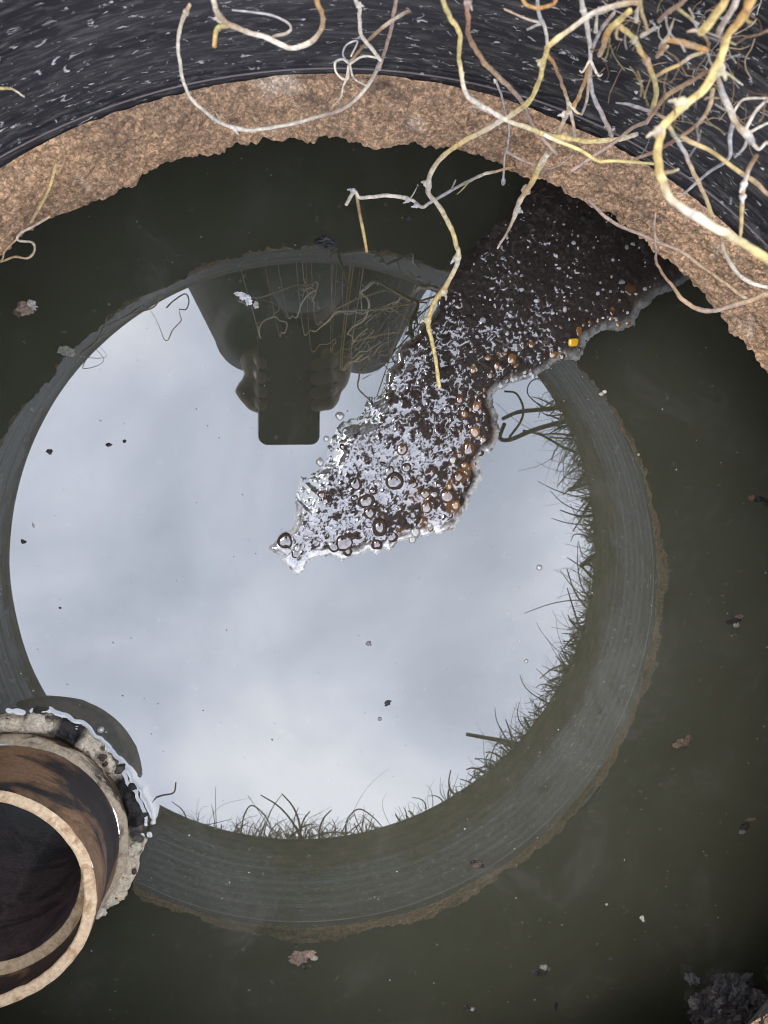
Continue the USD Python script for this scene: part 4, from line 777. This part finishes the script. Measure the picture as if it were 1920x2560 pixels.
def rstem(label, pts, zs, r, cols, name='cut_stem', cat='stem'):
    """a stem over the opening, given by its mirror image"""
    global vine_no
    vine_no += 1
    zz_ = np.interp(np.linspace(0, 1, len(pts)), np.linspace(0, 1, len(zs)), zs)
    P = [fr(x, y, z) for (x, y), z in zip(pts, zz_)]
    n = len(P) * 8; C = catmull(P, n)
    o = thing(name, label, cat, P[0])
    v, f, tn = tube(C, r * np.linspace(1, .75, n), 7, stemcols(C, cols, n, vine_no), .15, vine_no)
    obj('stem', (v, f), M['stem'], o, tint=tn)
gb = (.13, .12, .07)
rstem('cut stem mirrored as a dark bar at the lower right of the sky', [(1140, 1612), (1095, 1602), (1040, 1592), (1008, 1586)], (.335, .34), .0030, (gb, gb))
rstem('hooked branch mirrored beside the scum', [(1245, 905), (1200, 915), (1150, 930), (1100, 950), (1080, 945), (1090, 915)], (.34, .35), .0032, (gb, gb), 'hooked_branch', 'branch')
rstem('thick stem mirrored right of the scum, ending at the hooked branch', [(1215, 880), (1165, 885), (1120, 890), (1085, 905)], (.34, .35), .0030, (gb, gb))
rstem('curved stem mirrored in a loop right of the scum', [(1100, 945), (1125, 910), (1130, 880), (1115, 850), (1090, 845)], (.35, .34), .0016, (gb, gb))
rstem('round tendril mirrored at the upper right rim of the sky', [(1170, 880), (1140, 850), (1150, 822), (1185, 820), (1200, 850), (1185, 880), (1160, 870)], (.34, .345), .0008, (gb, gb), 'tendril', 'tendril')
rstem('long thin stalk mirrored sloping under the hooked branch', [(1262, 985), (1215, 965), (1170, 940), (1130, 930)], (.335, .35), .0018, (gb, gb))
rstem('short stub mirrored on the right rim of the sky', [(1300, 1040), (1270, 1045), (1228, 1058)], (.332, .34), .0030, (gb, gb))
rstem('leaning cut stem mirrored low on the right rim', [(1305, 1190), (1285, 1200), (1255, 1222)], (.333, .34), .0034, (gb, gb))
rstem('looping vine mirrored on the left rim near the top', [(360, 665), (375, 650), (400, 635), (408, 650), (402, 668), (388, 668)], (.333, .34), .0008, (gb, gb), 'tendril', 'tendril')
rstem('thick loop of root mirrored on the lower rim', [(520, 1800), (528, 1760), (545, 1740), (575, 1765), (590, 1800)], (.333, .345), .0009, (gb, gb), 'root_loop', 'root')
rstem('tall loop of root mirrored on the lower rim right of centre', [(745, 1808), (750, 1770), (775, 1748), (805, 1765), (830, 1792)], (.333, .345), .0009, (gb, gb), 'root_loop', 'root')
rstem('bent twig mirrored beside the drain pipe', [(322, 1728), (350, 1718), (375, 1712), (380, 1690)], (.333, .35), .0011, (gb, gb), 'twig', 'twig')
for k, (p0, p1, p2) in enumerate([((905, 700), (870, 740), (835, 775)), ((930, 660), (900, 690), (890, 735)), ((890, 660), (880, 700), (905, 720)), ((870, 715), (845, 735), (830, 728))]):
    rstem(['long grey stem', 'arched thin stem', 'short arched stem', 'wispy stem'][k] + ' mirrored beside the photographer between the arm and the scum', [p0, p1, p2], (.335, .36), .0010, (gb, gb), 'cut_stem', 'stem')

# ------------------------------------------------------------ phone and photographer (seen mirrored)
def cam2w(p): return CAM + ROT @ np.asarray(p, float)
ph = thing('phone', 'dark phone held flat over the opening, mirrored as a rounded dark rectangle', 'phone', cam2w((0.022, 0.06, 0.01)))
pw, pl_ = 0.0800, 0.160
pcx, pcy = 0.0215, -0.0075 + pl_ / 2
def rrect(w, h, r, t, z0):
    c = m3.CrossSection.square((w - 2 * r, h - 2 * r), True).offset(r, m3.JoinType.Round, 2, 40)
    return m3.Manifold.extrude(c, t).translate((0, 0, z0))
def place(man, dx=pcx, dy=pcy):
    mm = man.to_mesh(); v = np.array(mm.vert_properties[:, :3]) + [dx, dy, 0]
    return (CAM + v @ ROT.T, np.array(mm.tri_verts))
obj('case', place(rrect(pw, pl_, .012, .009, 0.004)), M['phone'], ph, tint=(.012, .012, .013), smooth=False)
obj('screen', place(rrect(pw - .006, pl_ - .006, .010, .0008, 0.0131)), M['glass'], ph, tint=(.01, .01, .012), smooth=False)
for k, (lx, ly) in enumerate([(0.026, .024), (0.026, .046), (.045, .012), (.045, .034)]):
    obj('lens_ring', place(m3.Manifold.cylinder(.0016, .006, .006, 32).translate((0, 0, .0022)), lx, ly), M['phone'], ph, tint=(.03, .03, .03), smooth=False)
    obj('lens', place(m3.Manifold.cylinder(.0004, .0045, .0045, 32).translate((0, 0, .0017)), lx, ly), M['glass'], ph, tint=(.01, .01, .02), smooth=False)

def body(bones, edge=0.012, it=8):
    man = m3.Manifold()
    for a, ra, b, rb in bones:
        sa = m3.Manifold.sphere(ra, 20).translate(tuple(map(float, a))); sb = m3.Manifold.sphere(rb, 20).translate(tuple(map(float, b)))
        man += m3.Manifold.batch_hull([sa, sb])
    man = man.refine_to_length(edge); mm = man.to_mesh()
    tm = trimesh.Trimesh(np.array(mm.vert_properties[:, :3]), np.array(mm.tri_verts), process=True)
    v0 = np.array(tm.vertices); trimesh.smoothing.filter_taubin(tm, iterations=it)
    v1 = np.array(tm.vertices); bad = ~(np.linalg.norm(v1 - v0, axis=1) < 0.006); v1[bad] = v0[bad]; tm.vertices = v1
    return tm
per = thing('person', 'person in dark clothes leaning over the opening and holding a phone, seen only mirrored', 'person', (0, .62, .29))
A3 = np.array
# hands in camera space: wrists and fingers round the phone's long sides
hand_bones = {-1: [], 1: []}
wrist = {}
for s_ in (-1, 1):
    ex = pcx + s_ * pw / 2
    big_ = 1.0
    Wc = (ex + s_ * .034, .128, .040); wrist[s_] = cam2w(Wc)
    palm = (ex + s_ * .022, .080, .026)
    if s_ < 0: Wc = (ex - .004, .128, .052); wrist[s_] = cam2w(Wc); palm = (ex + .010, .082, .040)
    B = [(Wc, .024, palm, .022)]
    for k, (fy, ln) in enumerate([(.102, .9), (.084, 1.0), (.066, .96), (.050, .8)]):
        k1 = (ex + s_ * .019, fy + .004, .014); k2 = (ex + s_ * .012, fy - .002, .000); k3 = (ex - s_ * .006 * ln, fy - .006, -.0035)
        if s_ == -1: k1 = (ex + .008, fy + .004, .026); k2 = (ex + .005, fy - .002, .012); k3 = (ex + .004, fy - .006, .001)
        k1, k2, k3 = [np.array(q_) + [0, 0, .005] for q_ in (k1, k2, k3)]
        B += [(palm, .014, k1, .0108), (k1, .0106, k2, .0098), (k2, .0096, k3, .0078)]
    t1, t2, t3 = (ex + s_ * .016, .060, .034), (ex + s_ * .004, .044, .028), (ex - s_ * .014, .036, .0225)
    B += [(palm, .016, t1, .0105), (t1, .0105, t2, .0095), (t2, .0095, t3, .008)]
    hand_bones[s_] = [(cam2w(a), ra, cam2w(b), rb) for a, ra, b, rb in B]
head = A3([0.0, .40, 1.06]); neck = A3([0.0, .47, 1.01]); chest = A3([0.0, .50, .88]); hip = A3([0.0, .78, .60])
elb = {-1: A3([-.078, .292, .61]), 1: A3([.082, .292, .61])}
sho = {-1: A3([-.150, .46, .92]), 1: A3([.19, .46, .92])}
bones = [(neck, .055, head + [0, .03, -.02], .06), (head, .092, head + [0, -.02, .05], .095), (head + [0, -.05, -.045], .052, head, .085), (neck, .058, chest, .07), (chest, .1, hip, .12)]
for s_ in (-1, 1):
    bones += hand_bones[s_] + [(wrist[s_], .025, elb[s_], .038), (elb[s_], .038, sho[s_], .05), (sho[s_], .05, chest, .06)]
    knee = A3([s_ * .26, .62, .70]); ank = A3([s_ * .2, .80, .36])
    bones += [(hip + [s_ * .08, 0, 0], .09, knee, .062), (knee, .058, ank, .042)]
tm = body(bones, .010, 5)
obj('skin', tm, M['skin'], per, tint=(.15, .095, .065))
sh = [(chest + [-.09, 0, 0], .115, chest + [.09, 0, 0], .115), (chest + [-.07, 0, -.02], .12, hip + [-.06, 0, .03], .13), (chest + [.07, 0, -.02], .12, hip + [.06, 0, .03], .13), (chest, .13, hip, .15)]
for s_ in (-1, 1):
    sh += [(sho[s_], .068, chest + [s_ * .05, 0, 0], .11), (sho[s_], .066, elb[s_], .054), (elb[s_], .056, wrist[s_] * .95 + elb[s_] * .05, .036)]
obj('shirt', body(sh, .014), M['cloth'], per, tint=(.045, .045, .05))
tr = []
for s_ in (-1, 1):
    knee = A3([s_ * .26, .62, .70]); ank = A3([s_ * .2, .80, .38])
    tr += [(hip + [s_ * .08, 0, 0], .115, knee, .082), (knee, .080, ank, .062), (hip, .13, hip + [s_ * .08, 0, -.01], .12)]
obj('trousers', body(tr, .016), M['cloth'], per, tint=(.03, .035, .05))
for s_ in (-1, 1):
    a_ = A3([s_ * .2, .82, .335])
    obj('shoe', body([(a_, .045, a_ + [s_ * .03, -.17, -.005], .036), (a_ + [0, .03, -.005], .04, a_ + [0, 0, .03], .045)], .012), M['cloth'], per, tint=(.03, .028, .026))
obj('cap', body([(head + [0, .01, .035], .103, head + [0, .03, .055], .1), (head + [0, -.06, .05], .07, head + [0, -.15, .03], .035)], .012), M['cloth'], per, tint=(.04, .04, .045))
